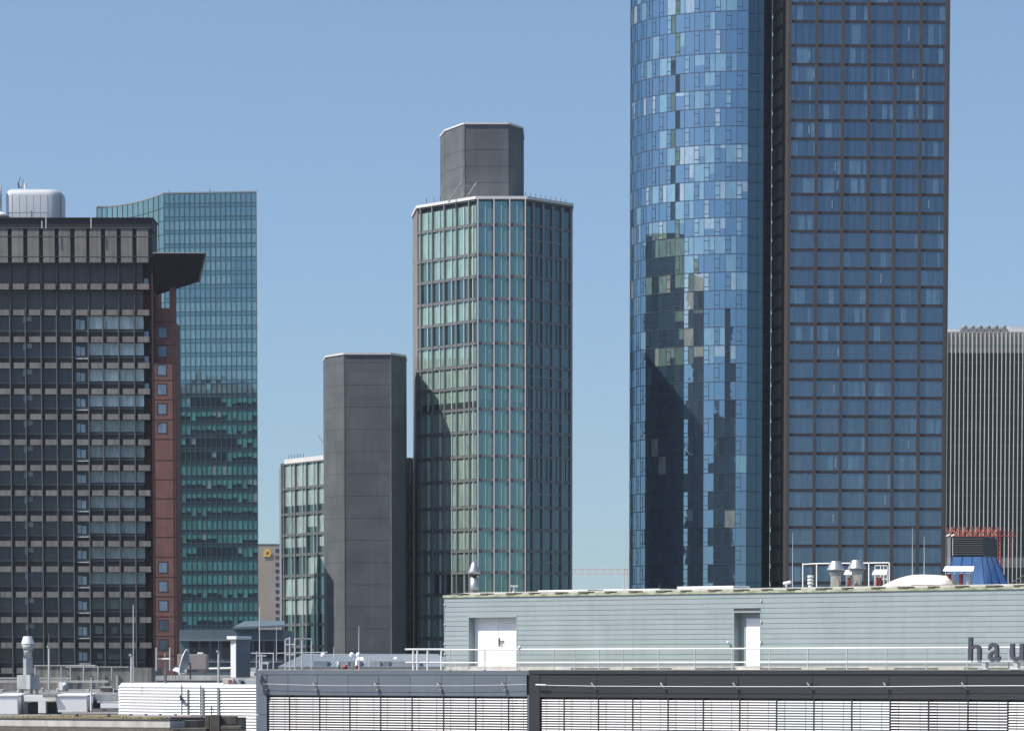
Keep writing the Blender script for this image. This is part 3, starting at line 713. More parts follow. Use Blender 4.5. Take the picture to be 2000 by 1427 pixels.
# ------------------------------------------------------------------ brown-grey office block on the left
def left_block():
    Y0 = 570; f = Fr((-40, Y0), (301, Y0))
    t = thing('office_block', 'brown grey concrete office block with balcony strips and fins, left edge of the view', 'building', f.pt(f.L / 2, -5, 0))
    zr = f.z(447); S = lambda px: f.s(px)
    right = f.L
    mb = MB(); mb.box(f, 0, S(283), 0, zr - .1, -10, -.6); mb.box(f, S(283), right - .1, 0, zr - .1, -10, -1.9); mb.build('wall', M['lb'], t)
    mb = MB(); mb.box(f, 0, right + .0, zr - .1, f.z(426), -9, -.9); mb.box(f, 0, right + .15, f.z(426), f.z(423.5), -9.2, -.7); mb.build('roof_storey', M['dark'], t)
    cols = [-5, 25, 55, 85.5, 115.5, 146, 177, 205.5, 236, 266.5, 297]
    # crown panels
    m0 = MB(); m0.box(f, 0, right - .1, f.z(515), f.z(446), -.6, -.1); m0.build('crown_backing', M['lb'], t)
    for i in range(11):
        a1 = S(cols[i] - 1.5); a0 = S(cols[i] - 24)
        m = MB(); z0, z1 = f.z(514), f.z(448)
        m.box(f, a0, a1, z0, z1, -.1, .75)
        m.build('crown_panel', M['lbl'], t, bevel=.04)
    m = MB(); m.box(f, 0, right - .1, f.z(463.5), f.z(462.5), -.1, .78); m.box(f, 0, right - .1, f.z(502.5), f.z(501.5), -.1, .78); m.box(f, 0, right - .1, f.z(447.5), f.z(445.5), -.6, .85); m.build('crown_joint', M['lb'], t)
    rows = [554.5, 605, 657.5, 708.5, 759, 808.5, 858, 908, 957, 1006.5, 1056, 1105.5, 1155, 1204.5, 1254, 1303.5]
    zs = [f.z(v) for v in rows]
    while zs[-1] > 5: zs.append(zs[-1] - 3.55)
    fin = MB()
    for i, cx_ in enumerate(cols[:-1]):
        s = S(cx_); ztop = f.z(616) if i < 7 else f.z(616)
        fin.box(f, s - .065, s + .065, 0, ztop, -.6, .5)
        fin.box(f, s - .06, s + .06, ztop, f.z(515), -.6, -.25)
    fin.build('fin', M['lbfin'], t)
    sp = MB(); ledge = MB(); nblk = 0; blk_rest = MB()
    for k, z in enumerate(zs):
        h = .78
        if k > 1: sp.box(f, 0, S(283), z + .68, z + .9, -.6, -.3)
        ledge.box(f, 0, right - .15, z - h, z - h + .12, -1.9, .12)
        for i in range(11):
            a1 = S(cols[i] - 1.2); a0 = S(cols[i] - 23) if i < 10 else S(273)
            m = MB(); m.box(f, a0, a1, z - h, z, -.1, .42)
            if k < 15 and i > 0 and nblk < 100 and (k < 3 or True): m.build('balcony_block', M['lbl'], t); nblk += 1
            else:
                q = len(blk_rest.v); blk_rest.v += m.v; blk_rest.c += m.c; blk_rest.f += [tuple(x + q for x in ff) for ff in m.f]
    o = blk_rest.build('balcony_block_field', M['lbl'], t); o['kind'] = 'stuff'
    sp.build('spandrel', M['bandg'], t); ledge.build('floor_ledge', M['lb'], t)
    cells = []
    for k in range(1, len(zs) - 1):
        z1 = zs[k] - .78; z0 = zs[k + 1] + .92
        for i in range(0, 10):
            a0, a1 = S(cols[i]) + .1, (S(cols[i + 1]) - .1 if i < 9 else S(283))
            if i == 9: a1 = S(283)
            w = MB()
            if i == 5:   # stairwell windows
                w.pane(f, a0, a1, z0, z1, -.5, (.03, .035, .04), .01)
                w.box(f, a0 + .35, a0 + .85, z0 + .1, z1 - .5, -.48, -.4, (.38, .50, .55)); w.box(f, a0 + .95, a1 - .45, z0 + .1, z1 - .6, -.48, -.4, (.38, .50, .55))
                if k % 2 == 0 or k > 8: w.box(f, a0 + .35, a1, z0 - .40, z0 - .30, -.1, .25, (.75, .75, .72))
            elif i >= 6:
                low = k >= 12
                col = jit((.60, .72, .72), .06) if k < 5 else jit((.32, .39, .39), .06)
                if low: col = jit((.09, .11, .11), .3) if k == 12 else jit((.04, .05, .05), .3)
                a1b = a1 if i < 9 else S(283)
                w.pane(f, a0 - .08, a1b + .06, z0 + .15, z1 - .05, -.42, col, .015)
                if k == 1 and i == 7: w.box(f, a0 + .2, a0 + .5, z0 + .2, z0 + 1.2, -.42, -.36, (.4, .45, .48))
                if k >= 12: w.box(f, a0 + random.uniform(.1, .8), a1 - random.uniform(.1, .6), z0 + .3, z1 - random.uniform(.3, .9), -.42, -.38, jit((.12, .15, .14), .4))
            else:
                w.pane(f, a0, a1, z0, z1, -.5, jit((.066, .072, .075), .25), .012)
                if i == 1: w.box(f, a1 - .3, a1 + .0, z1 - 1.0, z1 - .1, -.48, -.3, (.30, .38, .42))
                if i == 2 : w.box(f, a0, a0 + .7, z1 - .75, z1 - .1, -.48, -.3, jit((.30, .38, .42), .1) if k != 11 else (.06, .12, .25))
            cells.append(((a1 - a0) * (z1 - z0) + (1 if i >= 5 else 0) + z0 * .001, w))
    windows(t, cells, G['left'])
    # little boxes at the open right end
    for k, z in enumerate(zs[:14]):
        m = MB()
        if k in (0, 2, 3, 4): m.box(f, S(284), S(293), z + .05, z + .8 + .2 * (k % 2), -1.2, -.9, (.4, .45, .5))
        else: m.box(f, S(283), S(296), z + .2, z + 2.2, -1.9, -1.7, (.22, .09, .07))
        m.build('end_bay_panel', G['left'] if k in (0, 2, 3, 4) else M['redbrick'], t)
    # red stair tower on the right end
    g2 = Fr((302, Y0), (345, Y0))
    zt = g2.z(500)
    mb = MB()
    mb.box(g2, 0, g2.L, 0, g2.z(709), -9, .25)
    mb.box(g2, 0, g2.L, g2.z(709), g2.z(627), -9, -1.05)  # upper part set back so that the block's edge shades it
    mb.box(g2, 0, g2.s(309), g2.z(627), zt, -9, -1.05)
    mb.box(g2, g2.s(334), g2.L, g2.z(627), g2.z(528), -3, -1.05)
    mb.box(g2, g2.s(309), g2.s(334), g2.z(627), g2.z(600), -9, -1.08)
    mb.build('red_stair_tower', M['redbrick'], t)
    jn = MB()
    for y in (627, 672, 709, 742, 780, 819, 857, 898, 936, 973, 1011, 1048, 1087, 1126, 1164, 1203, 1241, 1280):
        z = g2.z(y); dq = -1.3 if y < 709 else 0; jn.box(g2, 0, g2.L, z - .1, z + .02, .2 + dq, .27 + dq)
    jn.box(g2, -.15, .12, 0, zt, -2.2, .3); jn.box(g2, g2.L - .35, g2.L - .2, 0, g2.z(709), .2, .29); jn.box(g2, g2.L - .02, g2.L + .1, 0, g2.z(709), -.5, .3)  # first box: end pier deepened to cast shade on the set-back part
    jn.build('red_tower_joint', M['redjoint'], t)
    for y in (648, 685, 723, 761, 799, 836, 1108, 1145, 1183, 1221, 1259):
        s = g2.s(319.5); z = g2.z(y); m = MB(); dq = -1.3 if y < 709 else 0
        m.box(g2, s - .75, s + .75, z - .85, z + .85, .2 + dq, .262 + dq, (.06, .04, .04)) 
        m.pane(g2, s - .55, s + .55, z - .65, z + .65, .275 + dq, (.16, .22, .30) if y < 1200 else (.06, .08, .11), .01)
        m.build('stair_window', G['left'], t)
    # wedge canopy
    A = P(299, 493.5, Y0 - 5); B = P(401, 493.5, Y0 - 5); Cq = P(386, 551, Y0 + 1.5); D = P(304, 577, Y0 + 1.5)
    B2 = P(398, 495.5, Y0 - 5)
    E = Vector((D.x, D.y, A.z + .05)); Fq = Vector((Cq.x + .4, Cq.y, A.z + .05))
    m = MB()
    lo = Vector((0, 0, -.25))
    m.hexa([A + lo, B + lo, Cq, D, A, B, Fq, E]); m.build('canopy', M['dark'], t)
    m = MB(); r0 = B + Vector((-.02, -.02, .02)); 
    m.bar(B + Vector((0, 0, -.15)), Cq + Vector((.15, 0, 0)), .16, 6); m.bar(A + Vector((0, -.02, -.05)), B + Vector((0, -.02, -.05)), .10, 6); m.build('canopy_edge', M['lbl'], t)
    # lightning rods
    for px in (82, 90, 178):
        m = MB(); m.bar(P(px, 446, 568.5), P(px, 424 if px != 82 else 431, 568.5), .07, 6); m.build('roof_rod', M['mull_light'], t)
    # unseen block added to cast shade on the lower slate shaft
    mb = MB(); mb.abox(X(100, 590), X(300, 600), 611, 636, 0, 73)
    o = mb.build('added_shade_block', M['lb'], t)
left_block()

def roof_plant_left():
    Y = 578
    m = MB()
    x0, x1, z0, z1 = X(18, Y), X(127, Y), Z(428, Y), Z(368.5, Y)
    # rounded plan and rounded shoulders
    import math as _m
    W = x1 - x0; D = 7.0; r = 2.0
    def outline(k):
        pts = []
        for cx_, cy_, a in ((x1 - r, Y + r, -90), (x1 - r, Y + D - r, 0), (x0 + .8, Y + D - .8, 90), (x0 + .8, Y + .8, 180)):
            rr = (r if cx_ > x0 + 1 else .8) - k
            for q in range(7):
                t = R(a + 15 * q); pts.append((cx_ + rr * _m.cos(t), cy_ + rr * _m.sin(t)))
        return pts
    levels = [(0, z0), (0, z1 - .9), (.08, z1 - .55), (.27, z1 - .27), (.55, z1 - .08), (.75, z1)]
    n = 28
    for j, (k, z) in enumerate(levels): m.v += [Vector((a, b, z)) for a, b in outline(k)]
    for j in range(len(levels) - 1):
        for q in range(n):
            l = (q + 1) % n; m.f.append((j * n + q, j * n + l, (j + 1) * n + l, (j + 1) * n + q)); m.c.append(None)
    m.f.append(tuple((len(levels) - 1) * n + q for q in range(n))); m.c.append(None)
    t = thing('plant_room', 'silver white rounded plant room on the brown grey office block roof', 'plant room', ((x0 + x1) / 2, Y + 3, z0))
    m.build('shell', M['silwhite'], t, smooth=True)
    j = MB()
    for k in range(1, 7): j.abox(x0 + W * k / 8 - .015, x0 + W * k / 8 + .015, Y - .02, Y + .1, z0, z1 - .9)
    j.abox(x0 + .1, x1 - r, Y - .021, Y + .1, z0 + .9, z0 + .93)
    j.build('panel_joint', M['mull'], t)
    m = MB(); p = P(118.5, 400, Y + .8); m.abox(p.x - .05, p.x + .1, Y + .05, Y + .4, z0, z1 - 1); m.build('corner_slot', M['graydk'], t)
    t = thing('roof_stack', 'white round flue stack at the far left on the office block roof', 'chimney', (X(3, Y), Y, Z(425, Y)))
    m = MB(); m.lathe(X(5, Y), Y, [(.45, Z(422, Y)), (.45, Z(361.5, Y))], 18); m.build('flue', M['offwhite'], t, True)
    m = MB(); m.lathe(X(5, Y), Y, [(1.6, Z(424, Y)), (1.1, Z(417, Y)), (.5, Z(414, Y))], 18); m.build('skirt', M['offwhite'], t, True)
    m = MB()
    m.bar(P(37, 367, Y + 2), P(35.5, 358, Y + 2), .12, 6); m.bar(P(35.5, 358, Y + 2), P(40, 346, Y + 2), .06, 6); m.bar(P(42, 367, Y + 2), P(46, 350, Y + 2), .04, 6); m.bar(P(34, 366, Y + 2), P(44, 366, Y + 2), .07, 6)
    recenter(solo(m.build('roof_antenna', M['graydk']), 'small dark forked antenna on top of the rounded plant room', 'antenna'))
    m = MB(); m.bar(P(50, 369, Y + 2), P(50, 359, Y + 2), .2, 10)
    recenter(solo(m.build('vent_pipe', M['offwhite']), 'short pale vent stub right of the forked antenna', 'vent'))
    m = MB(); m.bar(P(61.5, 424, 573), P(61.5, 411, 573), .12, 8)
    recenter(solo(m.build('roof_post', M['mull']), 'thin grey post before the rounded plant room', 'post'))
roof_plant_left()

# ------------------------------------------------------------------ far things
def far_things():
    Y = 1350; f = Fr((500, Y), (556, Y))
    t = thing('bank_building', 'distant beige stone high-rise with a yellow emblem, between teal tower and low glass block', 'building', f.pt(f.L / 2, -8, 0))
    m = MB(); m.box(f, 0, f.L, 0, f.z(1063.5, 525), -15, 0); m.build('wall', M['beige'], t)
    m = MB(); m.box(f, 0, f.L, f.z(1063.4, 525), f.z(1061.5, 525), -15, .15); m.build('coping', M['lbl'], t)
    c = f.s(522, 0, 1080); z = f.z(1080, 522)
    m = MB()
    r = 1.35
    # hexagonal ribbon emblem with a hollow triangle
    out = [(-1.3, -1.1), (.9, -1.1), (1.45, .1), (.7, 1.25), (-.65, 1.25), (-.75, .6)]
    inn = [(-.45, -.55), (.45, -.55), (.75, .1), (.35, .6), (-.1, .6), (-.25, .1)]
    for i in range(6):
        k = (i + 1) % 6
        q = [out[i], out[k], inn[k], inn[i]]
        m.hexa([f.pt(c + a, .35, z + b) for a, b in q] + [f.pt(c + a, .05, z + b) for a, b in q])
    m.build('emblem', M['yellow'], t)
    for k in range(11):
        m = MB(); zz = f.z(1072 + 13.3 * k, 540); s = f.s(538.5); m.box(f, s, s + 1.2, zz - 1.0, zz + .1, -.1, .1, jit((.07, .09, .13), .3)); m.build('window', G['left'], t)
    # tower crane
    Y = 1500
    t = thing('tower_crane', 'faint pale red tower crane jib far away between the octagonal and curved towers', 'crane', (X(1222, Y), Y, 0))
    m = MB(); z0, z1 = Z(1119.5, Y), Z(1110.5, Y)
    xa, xb = X(1105, Y), X(1232, Y)
    m.bar((xa, Y, z0), (xb, Y, z0), .13, 6); m.bar((xa, Y, z1), (xb, Y, z1), .13, 6); k = xa; fl = 0
    while k < xb - 1.2:
        m.bar((k, Y, z0 if fl else z1), (k + 1.35, Y, z1 if fl else z0), .07, 4); k += 1.35; fl = 1 - fl
    m.build('jib', M['cranew'], t)
    m = MB()
    for dx in (0, 1.3): m.bar((X(1219, Y) + dx, Y, 0), (X(1219, Y) + dx, Y, Z(1108, Y)), .1, 4)
    m.bar((X(1219, Y) + .6, Y, Z(1108, Y)), (X(1219, Y) + .6, Y, Z(1035, Y)), .07, 4)
    k = Z(1150, Y)
    while k < Z(1110, Y): m.bar((X(1219, Y), Y, k), (X(1219, Y) + 1.3, Y, k + 1.3), .06, 4); k += 1.3
    m.build('mast', M['cranew'], t)
    # neighbouring towers of the district, outside the frame or behind the others; the glass mirrors them
    def tower(name, label, x0, x1, y0, y1, h):
        t = thing(name, label, 'tower', ((x0 + x1) / 2, (y0 + y1) / 2, 0))
        m = MB(); m.abox(x0, x1, y0, y1, 0, h); m.build('wall', M['graydk'], t)
        mw = MB(); z = 3
        while z < h - 3:
            mw.abox(x0 - .15, x1 + .15, y0 - .15, y1 + .15, z, z + .35); z += 3.6
        mw.build('floor_band', M['lbfin'], t)
    tower('hidden_tower', 'dark tower mirrored in the left flank of the curved glass tower', -17, 7.5, 771, 803, 110)
    tower('mirrored_tower', 'dark high-rise beyond the left edge, mirrored as a thin band in the glass', -275, -225, 500, 600, 133)
    tower('mirrored_tower', 'tallest dark high-rise beyond the left edge, mirrored as a full height band', -372, -345, 655, 712, 235)
    # low hall
    Y = 480
    t = thing('low_hall', 'low blue grey hall with a flat sloping roof below the beige bank building', 'building', (X(480, Y), Y, 0))
    m = MB(); m.abox(X(350, Y), X(552, Y), Y, Y + 20, 0, Z(1229, Y)); m.build('wall', M['lowhall'], t)
    m = MB(); a, b, c_, d = P(455, 1228, Y - 1), P(556, 1224, Y - 1), P(556, 1216, Y + 20), P(478, 1216, Y + 20)
    up = Vector((0, 0, .25)); m.hexa([a, b, c_, d, a + up, b + up, c_ + up, d + up]); m.build('roof', M['lowhall'], t)
    m = MB()
    for k in range(9): m.abox(X(370 + 21 * k, Y), X(386 + 21 * k, Y), Y - .1, Y + .2, Z(1285, Y), Z(1252, Y), )
    m.build('window_strip', M['dark'], t)
    m = MB()
    for y in (1250, 1292): m.abox(X(350, Y), X(552, Y), Y - .3, Y, Z(y + 1, Y), Z(y - 1.5, Y))
    m.build('ledge', M['mull'], t)
far_things()

# ------------------------------------------------------------------ near building
T_ = None
def near():
    def Yp(px): return 210.0 / (1 + .0001 * (px - 1440))
    f = Fr((500, Yp(500)), (2000, Yp(2000)), 1308)      # facade plane
    zp = EYE - .01                                            # parapet top about eye level
    t = thing('modern_office_building', 'near office building with grey and anthracite fascia over white slatted blinds', 'building', f.pt(f.L / 2, -8, 0))
    S = lambda px, d=0: f.s(px, d, 1340)
    Zf = lambda py, px=1440, d=0: f.z(py, px, d)
    sE = S(2120)
    split = S(1036)
    zbotG = Zf(1358, 800); zbotD = Zf(1362.5, 1440)
    zlow = EYE - 6
    # solid body
    m = MB(); m.box(f, .05, sE, 0, zp - .15, -24, -.55); m.build('wall', M['graydk'], t)
    m = MB(); m.box(f, 0, sE, zp - .15, zp - .02, -24, -.5); m.build('roof', M['roofg'], t)
    # grey fascia
    jnts = [500, 522, 562.5, 620, 679.5, 739.5, 801, 863, 926, 989, 1029]
    for i in range(1, len(jnts) - 1):
        m = MB(); m.box(f, S(jnts[i]) + .012, S(jnts[i + 1]) - .012, zbotG, Zf(1317.5, jnts[i]), -.5, 0); m.build('fascia_panel', M['bluegrey'], t, bevel=.006)
    m = MB(); m.box(f, 0, split, Zf(1317, 700), zp, -.6, .02); m.build('parapet_cap', M['bluegrey'], t, bevel=.01)
    zz = [Zf(1317.5, 505), Zf(1356, 505), Zf(1395, 505), Zf(1434, 505), Zf(1473, 505)]
    for k in range(4):
        m = MB(); m.box(f, 0, S(521), zz[k + 1] + .012, zz[k] - .012, -.9, .01); m.build('pier_panel', M['bluegrey'], t, bevel=.006)
    m = MB(); m.box(f, S(1029.5), split - .01, zlow, Zf(1356, 1030), -.9, -.02); m.build('inner_pier', M['bluegrey'], t)
    # anthracite fascia
    jd = [1057, 1168, 1303, 1444.5, 1589.5, 1738.5, 1891, 2050, 2118]
    for i in range(len(jd) - 1):
        m = MB(); m.box(f, S(jd[i]) + (.012 if i else 0), S(jd[i + 1]) - .012, zbotD, Zf(1316.5, jd[i] + 60), -.5, .1); m.build('fascia_panel', M['anth'], t, bevel=.006)
    m = MB(); m.box(f, split, sE, Zf(1316, 1440), zp + .02, -.6, .16); m.build('parapet_cap', M['anth'], t, bevel=.01)
    m = MB(); m.box(f, split, S(1057), zlow, Zf(1316.2, 1040), -.9, .13); m.build('dark_pier', M['anth'], t)
    m = MB(); m.box(f, 0, sE, zp + .021, zp + .05, -.62, -.1); m.build('flashing', M['concl'], t)
    # blinds
    def bay(px0, px1, d, kind, ztop):
        s0, s1 = S(px0), S(px1); w = MB()
        w.box(f, s0, s1, zlow, ztop, d - .5, d - .42, (.02, .03, .05)); o = w.build('window', G['near'], t)
        fr_ = MB(); fr_.box(f, s1 - .04, s1 + .04, zlow, ztop, d - .42, d - .03); fr_.box(f, s0 + .05, s1 - .05, ztop - .12, ztop, d - .42, d - .2); fr_.build('frame', M['anth'], o)
        b = MB(); z = ztop - .14
        pitch = (.140 if px0 < 1030 else .132) if kind != 'sparse' else .142
        while z > zlow + 2.0:
            hgt = {'tight': .053, 'tight2': .053, 'grey': .066, 'sparse': .048}[kind]
            zz = z
            # a tilted slat: outer edge low
            b.hexa([f.pt(s0 + .05, d - .02, zz - hgt), f.pt(s1 - .05, d - .02, zz - hgt), f.pt(s1 - .05, d - .06, zz), f.pt(s0 + .05, d - .06, zz),
                    f.pt(s0 + .05, d - .02, zz - hgt + .012), f.pt(s1 - .05, d - .02, zz - hgt + .012), f.pt(s1 - .05, d - .06, zz + .012), f.pt(s0 + .05, d - .06, zz + .012)])
            z -= pitch
        b.build('blind', M['blind'] if kind != 'grey' else M['blindg'], o)
        for q in (.22, .78): s = s0 + (s1 - s0) * q; c = MB(); c.bar(f.pt(s, d - .015, zlow + 2), f.pt(s, d - .015, ztop - .1), .008, 4); c.build('blind_cord', M['mull'], o)
        if kind == 'grey' or px0 > 1900:
            h = MB(); h.box(f, s0 + .07, s1 - .07, ztop - .24, ztop - .12, d - .35, d - .25); h.build('blind_headbox', M['blindg'], o)
    g1 = [523, 564, 623, 682, 742, 803.5, 865, 928, 992, 1029.5]
    for i in range(len(g1) - 1): bay(g1[i], g1[i + 1], -.02, 'tight', zbotG - .0)
    g2 = [1058, 1103, 1170, 1237, 1306, 1375, 1446, 1518, 1591, 1665, 1740, 1815, 1892, 1970, 2050, 2117]
    for i in range(len(g2) - 1):
        a = g2[i]; kind = 'tight' if a < 1518 else 'grey' if a < 1739 else 'sparse' if a < 1969 else 'tight2'
        bay(a, g2[i + 1], .08, kind, zbotD)
    # safety cable with brackets
    m = MB()
    c0 = f.pt(S(523), .25, Zf(1334.5, 523)); prev = c0
    for px, y in ((563, 1336), (620, 1337.5), (680, 1338), (740, 1338), (801, 1338), (863, 1338.5), (926, 1338), (989, 1337), (1034, 1335.5)):
        q = f.pt(S(px), .25, Zf(y, px)); m.bar(prev, q, .012, 6); prev = q
    prev = f.pt(S(1055), .35, Zf(1337, 1055))
    for px, y in ((1168, 1339), (1303, 1339.5), (1444, 1340), (1589, 1340), (1738, 1340), (1891, 1338.5), (2050, 1338)):
        q = f.pt(S(px), .35, Zf(y, px)); m.bar(prev, q, .016, 6); prev = q
    m.bar(f.pt(S(1055), .35, Zf(1336.5, 1055)), f.pt(S(1075), .35, Zf(1337, 1075)), .05, 8)
    m.build('safety_cable', M['rail'], t)
    for px in (620, 740, 863, 989, 523):
        m = MB(); z = Zf(1338, px); s = S(px); m.bar(f.pt(s - .12, .25, z + .15), f.pt(s, .25, z), .035, 6); m.bar(f.pt(s - .1, .0, z + .14), f.pt(s - .1, .26, z + .14), .03, 6)
        m.bar(f.pt(s, .25, z + .02), f.pt(s + .07, .02, z - .22), .03, 6); m.box(f, s - .05, s + .1, z - .24, z - .2, 0, .2); m.build('cable_bracket', M['steel'], t)
    for px in (1168, 1303, 1444.5, 1589.5, 1738.5, 1891):
        m = MB(); z = Zf(1340, px); s = S(px); m.bar(f.pt(s - .16, .35, z + .2), f.pt(s + .0, .35, z - .02), .045, 6); m.bar(f.pt(s - .1, .1, z + .14), f.pt(s - .1, .36, z + .14), .035, 6)
        m.bar(f.pt(s - .02, .35, z + .02), f.pt(s + .08, .12, z - .15), .04, 6); m.build('cable_bracket', M['steel'], t)

    # ---- parapet railing
    rt = thing('roof_railing', 'long pale double-bar railing on the parapet in front of the clad penthouse', 'railing', f.pt(S(1400), -.3, zp))
    d = -.35
    def zr(y, px): return f.z(y, px, d)
    zt, zm = zr(1266, 1400), zr(1292.5, 1400)
    posts = [879.5, 947, 1014.6, 1081.5, 1122, 1170, 1216, 1286, 1357, 1430, 1503, 1578, 1654, 1731, 1809, 1889, 1970, 2053]
    for px in posts:
        s = S(px, d); m = MB(); m.bar(f.pt(s, d, zp), f.pt(s, d, zt), .035, 8); m.bar(f.pt(s, d, zp), f.pt(s, d, zp + .05), .08, 8); m.build('post', M['rail'], rt)
    m = MB(); m.bar(f.pt(S(862, d), d, zt), f.pt(S(2090, d), d, zt), .04, 8); m.build('top_rail', M['railw'], rt)
    m = MB(); m.bar(f.pt(S(862, d), d, zm), f.pt(S(2090, d), d, zm), .034, 8); m.build('mid_rail', M['railw'], rt)
    m = MB(); m.bar(f.pt(S(884, d), d - .0, zp + .9), f.pt(S(893, d), d, zp), .03, 6); m.build('brace', M['rail'], rt)
    # ---- left railing return
    Yr = 226
    rt = thing('corner_railing', 'short white double-bar railing left of the clad penthouse corner', 'railing', P(830, 1308, Yr))
    for px in (807, 815, 835, 862):
        m = MB(); m.bar(P(px, 1308, Yr), P(px, 1267, Yr), .05, 8); m.build('post', M['railw'], rt)
    for y, r_ in ((1267.5, .055), (1293, .045)):
        m = MB(); m.bar(P(791, y, Yr), P(877, y, Yr), r_, 8); m.build('rail', M['railw'], rt)

    # ---- clad penthouse
    D = -2.4
    k = Fr((868, 0 + 1), (869, 1))
    # plane parallel to the facade, set back
    class FF: pass
    f2 = Fr((500, Yp(500)), (2000, Yp(2000)), 1308); f2.O = f.O + f.n * D
    pt = thing('clad_penthouse', 'grey green board-clad rooftop penthouse with two white doors', 'penthouse', f2.pt(f2.s(1430), -3, zp))
    S2 = lambda px, y=1250: f2.s(px, 0, y)
    sL = S2(869); sR = S2(2130)
    ztop = f2.z(1166.5, 880)
    zb = zp - .02
    d1 = (S2(915), S2(1009.5), zb, f2.z(1204, 960)); d2 = (S2(1433), S2(1485.5), zb, f2.z(1194.5, 1460))
    dep = .48
    # backing body
    m = MB()
    for a, b_ in ((sL + .02, d1[0]), (d1[1], d2[0]), (d2[1], sR)): m.box(f2, a, b_, zb, ztop, -9, -.03)
    for dd in (d1, d2): m.box(f2, dd[0], dd[1], dd[3], ztop, -9, -.03); m.box(f2, dd[0], dd[1], zb, dd[3], -9, -dep - .05)
    m.build('wall', M['graydk'], pt)
    bh = .262; z = ztop; cl = MB(); row = 0
    while z > zb + .28:
        z0 = max(z - bh, zb + .25)
        segs = [(sL, d1[0]), (d1[1], S2(1236)), (S2(1236) + .004, d2[0]), (d2[1], S2(1740)), (S2(1740) + .004, sR)]
        for dd in (d1, d2):
            if z0 >= dd[3] - .02: segs.append((dd[0], dd[1]))
        for a, b_ in segs: cl.box(f2, a, b_, z0 + .016, z - .004, -.03, random.uniform(-.002, .003))
        z = z0
    cl.box(f2, sL - .05, sL + .0, zb, ztop, -.4, .02)
    cl.build('board_cladding', M['clad'], pt)
    for dd in (d1, d2):
        m = MB(); m.box(f2, dd[0] - .02, dd[0] + .03, zb, dd[3], -dep, .012); m.box(f2, dd[1] - .03, dd[1] + .02, zb, dd[3], -dep, .012); m.box(f2, dd[0] - .02, dd[1] + .02, dd[3] - .03, dd[3] + .05, -dep, .025); m.build('door_reveal', M['clad'], pt)
    m = MB(); m.box(f2, sL, sR, zb, zb + .25, -.03, -.015); m.build('plinth', M['concl'], pt)
    m = MB(); a = S2(1115)
    while a < sR - 3:
        m.box(f2, a, a + 2.6, zb + .0, zb + .14, -.02, .02); a += 4.2
    m.build('plinth_vent', M['graydk'], pt)
    # doors
    leaf = MB(); mid = (d1[0] + d1[1]) / 2 + .02
    for a, b_, nm in ((d1[0] + .03, mid, 'a'), (mid, d1[1] - .03, 'b')):
        m = MB(); m.box(f2, a + .01, b_ - .008, zb + .06, d1[3] - .03, -dep - .05, -dep + .02); o = m.build('door_leaf', M['white'], pt, bevel=.01)
        if nm == 'b':
            h = MB(); zz = f2.z(1253, 975); h.bar(f2.pt(a + .12, -dep + .08, zz + .05), f2.pt(a + .4, -dep + .08, zz + .05), .03, 6); h.box(f2, a + .04, a + .12, zz - .2, zz + .22, -dep + .02, -dep + .05); h.bar(f2.pt(a + .38, -dep + .02, zz + .05), f2.pt(a + .38, -dep + .08, zz + .05), .03, 6); h.bar(f2.pt(a + .12, -dep + .08, zz - .15), f2.pt(a + .35, -dep + .08, zz - .1), .02, 6); h.build('handle', M['graydk'], o)
    m = MB(); m.box(f2, d1[0] + .03, d1[1], zb, zb + .06, -dep - .05, .03); m.build('threshold', M['cream'], pt)
    a0 = S2(1447); m = MB(); m.box(f2, a0, d2[1] - .03, zb + .1, d2[3] - .32, -dep - .05, -dep + .02); o = m.build('door_leaf', M['white'], pt, bevel=.01)
    h = MB(); zz = f2.z(1248, 1480); h.bar(f2.pt(d2[1] - .3, -dep + .09, zz), f2.pt(d2[1] - .12, -dep + .09, zz), .03, 6); h.bar(f2.pt(d2[1] - .13, -dep + .02, zz), f2.pt(d2[1] - .13, -dep + .09, zz), .03, 6); h.bar(f2.pt(d2[1] - .28, -dep + .09, zz), f2.pt(d2[1] - .2, -dep + .09, zz - .16), .025, 6); h.build('handle', M['steel'], o)
    m = MB(); m.box(f2, d2[0] + .03, a0, zb, d2[3] - .03, -dep - .05, -dep); m.box(f2, a0, d2[1] - .03, d2[3] - .31, d2[3] - .03, -dep - .05, -dep); m.build('door_surround', M['clad'], pt)
    m = MB(); m.box(f2, d2[0] + .3, d2[1], zb + .0, zb + .09, -dep - .05, .06); m.build('threshold', M['cream'], pt)
    m = MB(); s = S2(1426); zz = f2.z(1258, 1426); m.box(f2, s - .04, s + .04, zz - .12, zz + .05, 0, .08); m.lathe(f2.pt(s - .06, .12, 0).x, f2.pt(s, .12, 0).y, [(.03, zz + .03), (.08, zz + .08), (.08, zz + .14), (.02, zz + .2)], 10); m.build('wall_lamp', M['offwhite'], pt)
    m = MB(); s = f.s(1014.6, -.35); zz = zr(1261, 1014); pp = f.pt(s, -.35, 0); m.lathe(pp.x, pp.y, [(.03, zt), (.1, zt + .05), (.11, zt + .14), (.04, zt + .22)], 10)
    recenter(solo(m.build('round_lamp', M['offwhite']), 'small round white lamp on the railing post right of the double door', 'lamp'))
    m = MB()
    for px in (1487,):
        for y in (1171, 1212, 1252):
            s = S2(px); zz = f2.z(y, px); m.box(f2, s - .03, s + .03, zz - .1, zz + .03, 0, .07)
    for y in (1180, 1219, 1257, 1277): s = sL; zz = f2.z(y, 870); m.box(f2, s - .06, s + .04, zz - .03, zz + .03, 0, .05)
    m.build('cable_clip', M['offwhite'], pt)
    # mossy eaves
    m = MB(); z1 = ztop + .13
    m.box(f2, sL - .1, sR, ztop, z1, -9, .06)
    n = 90
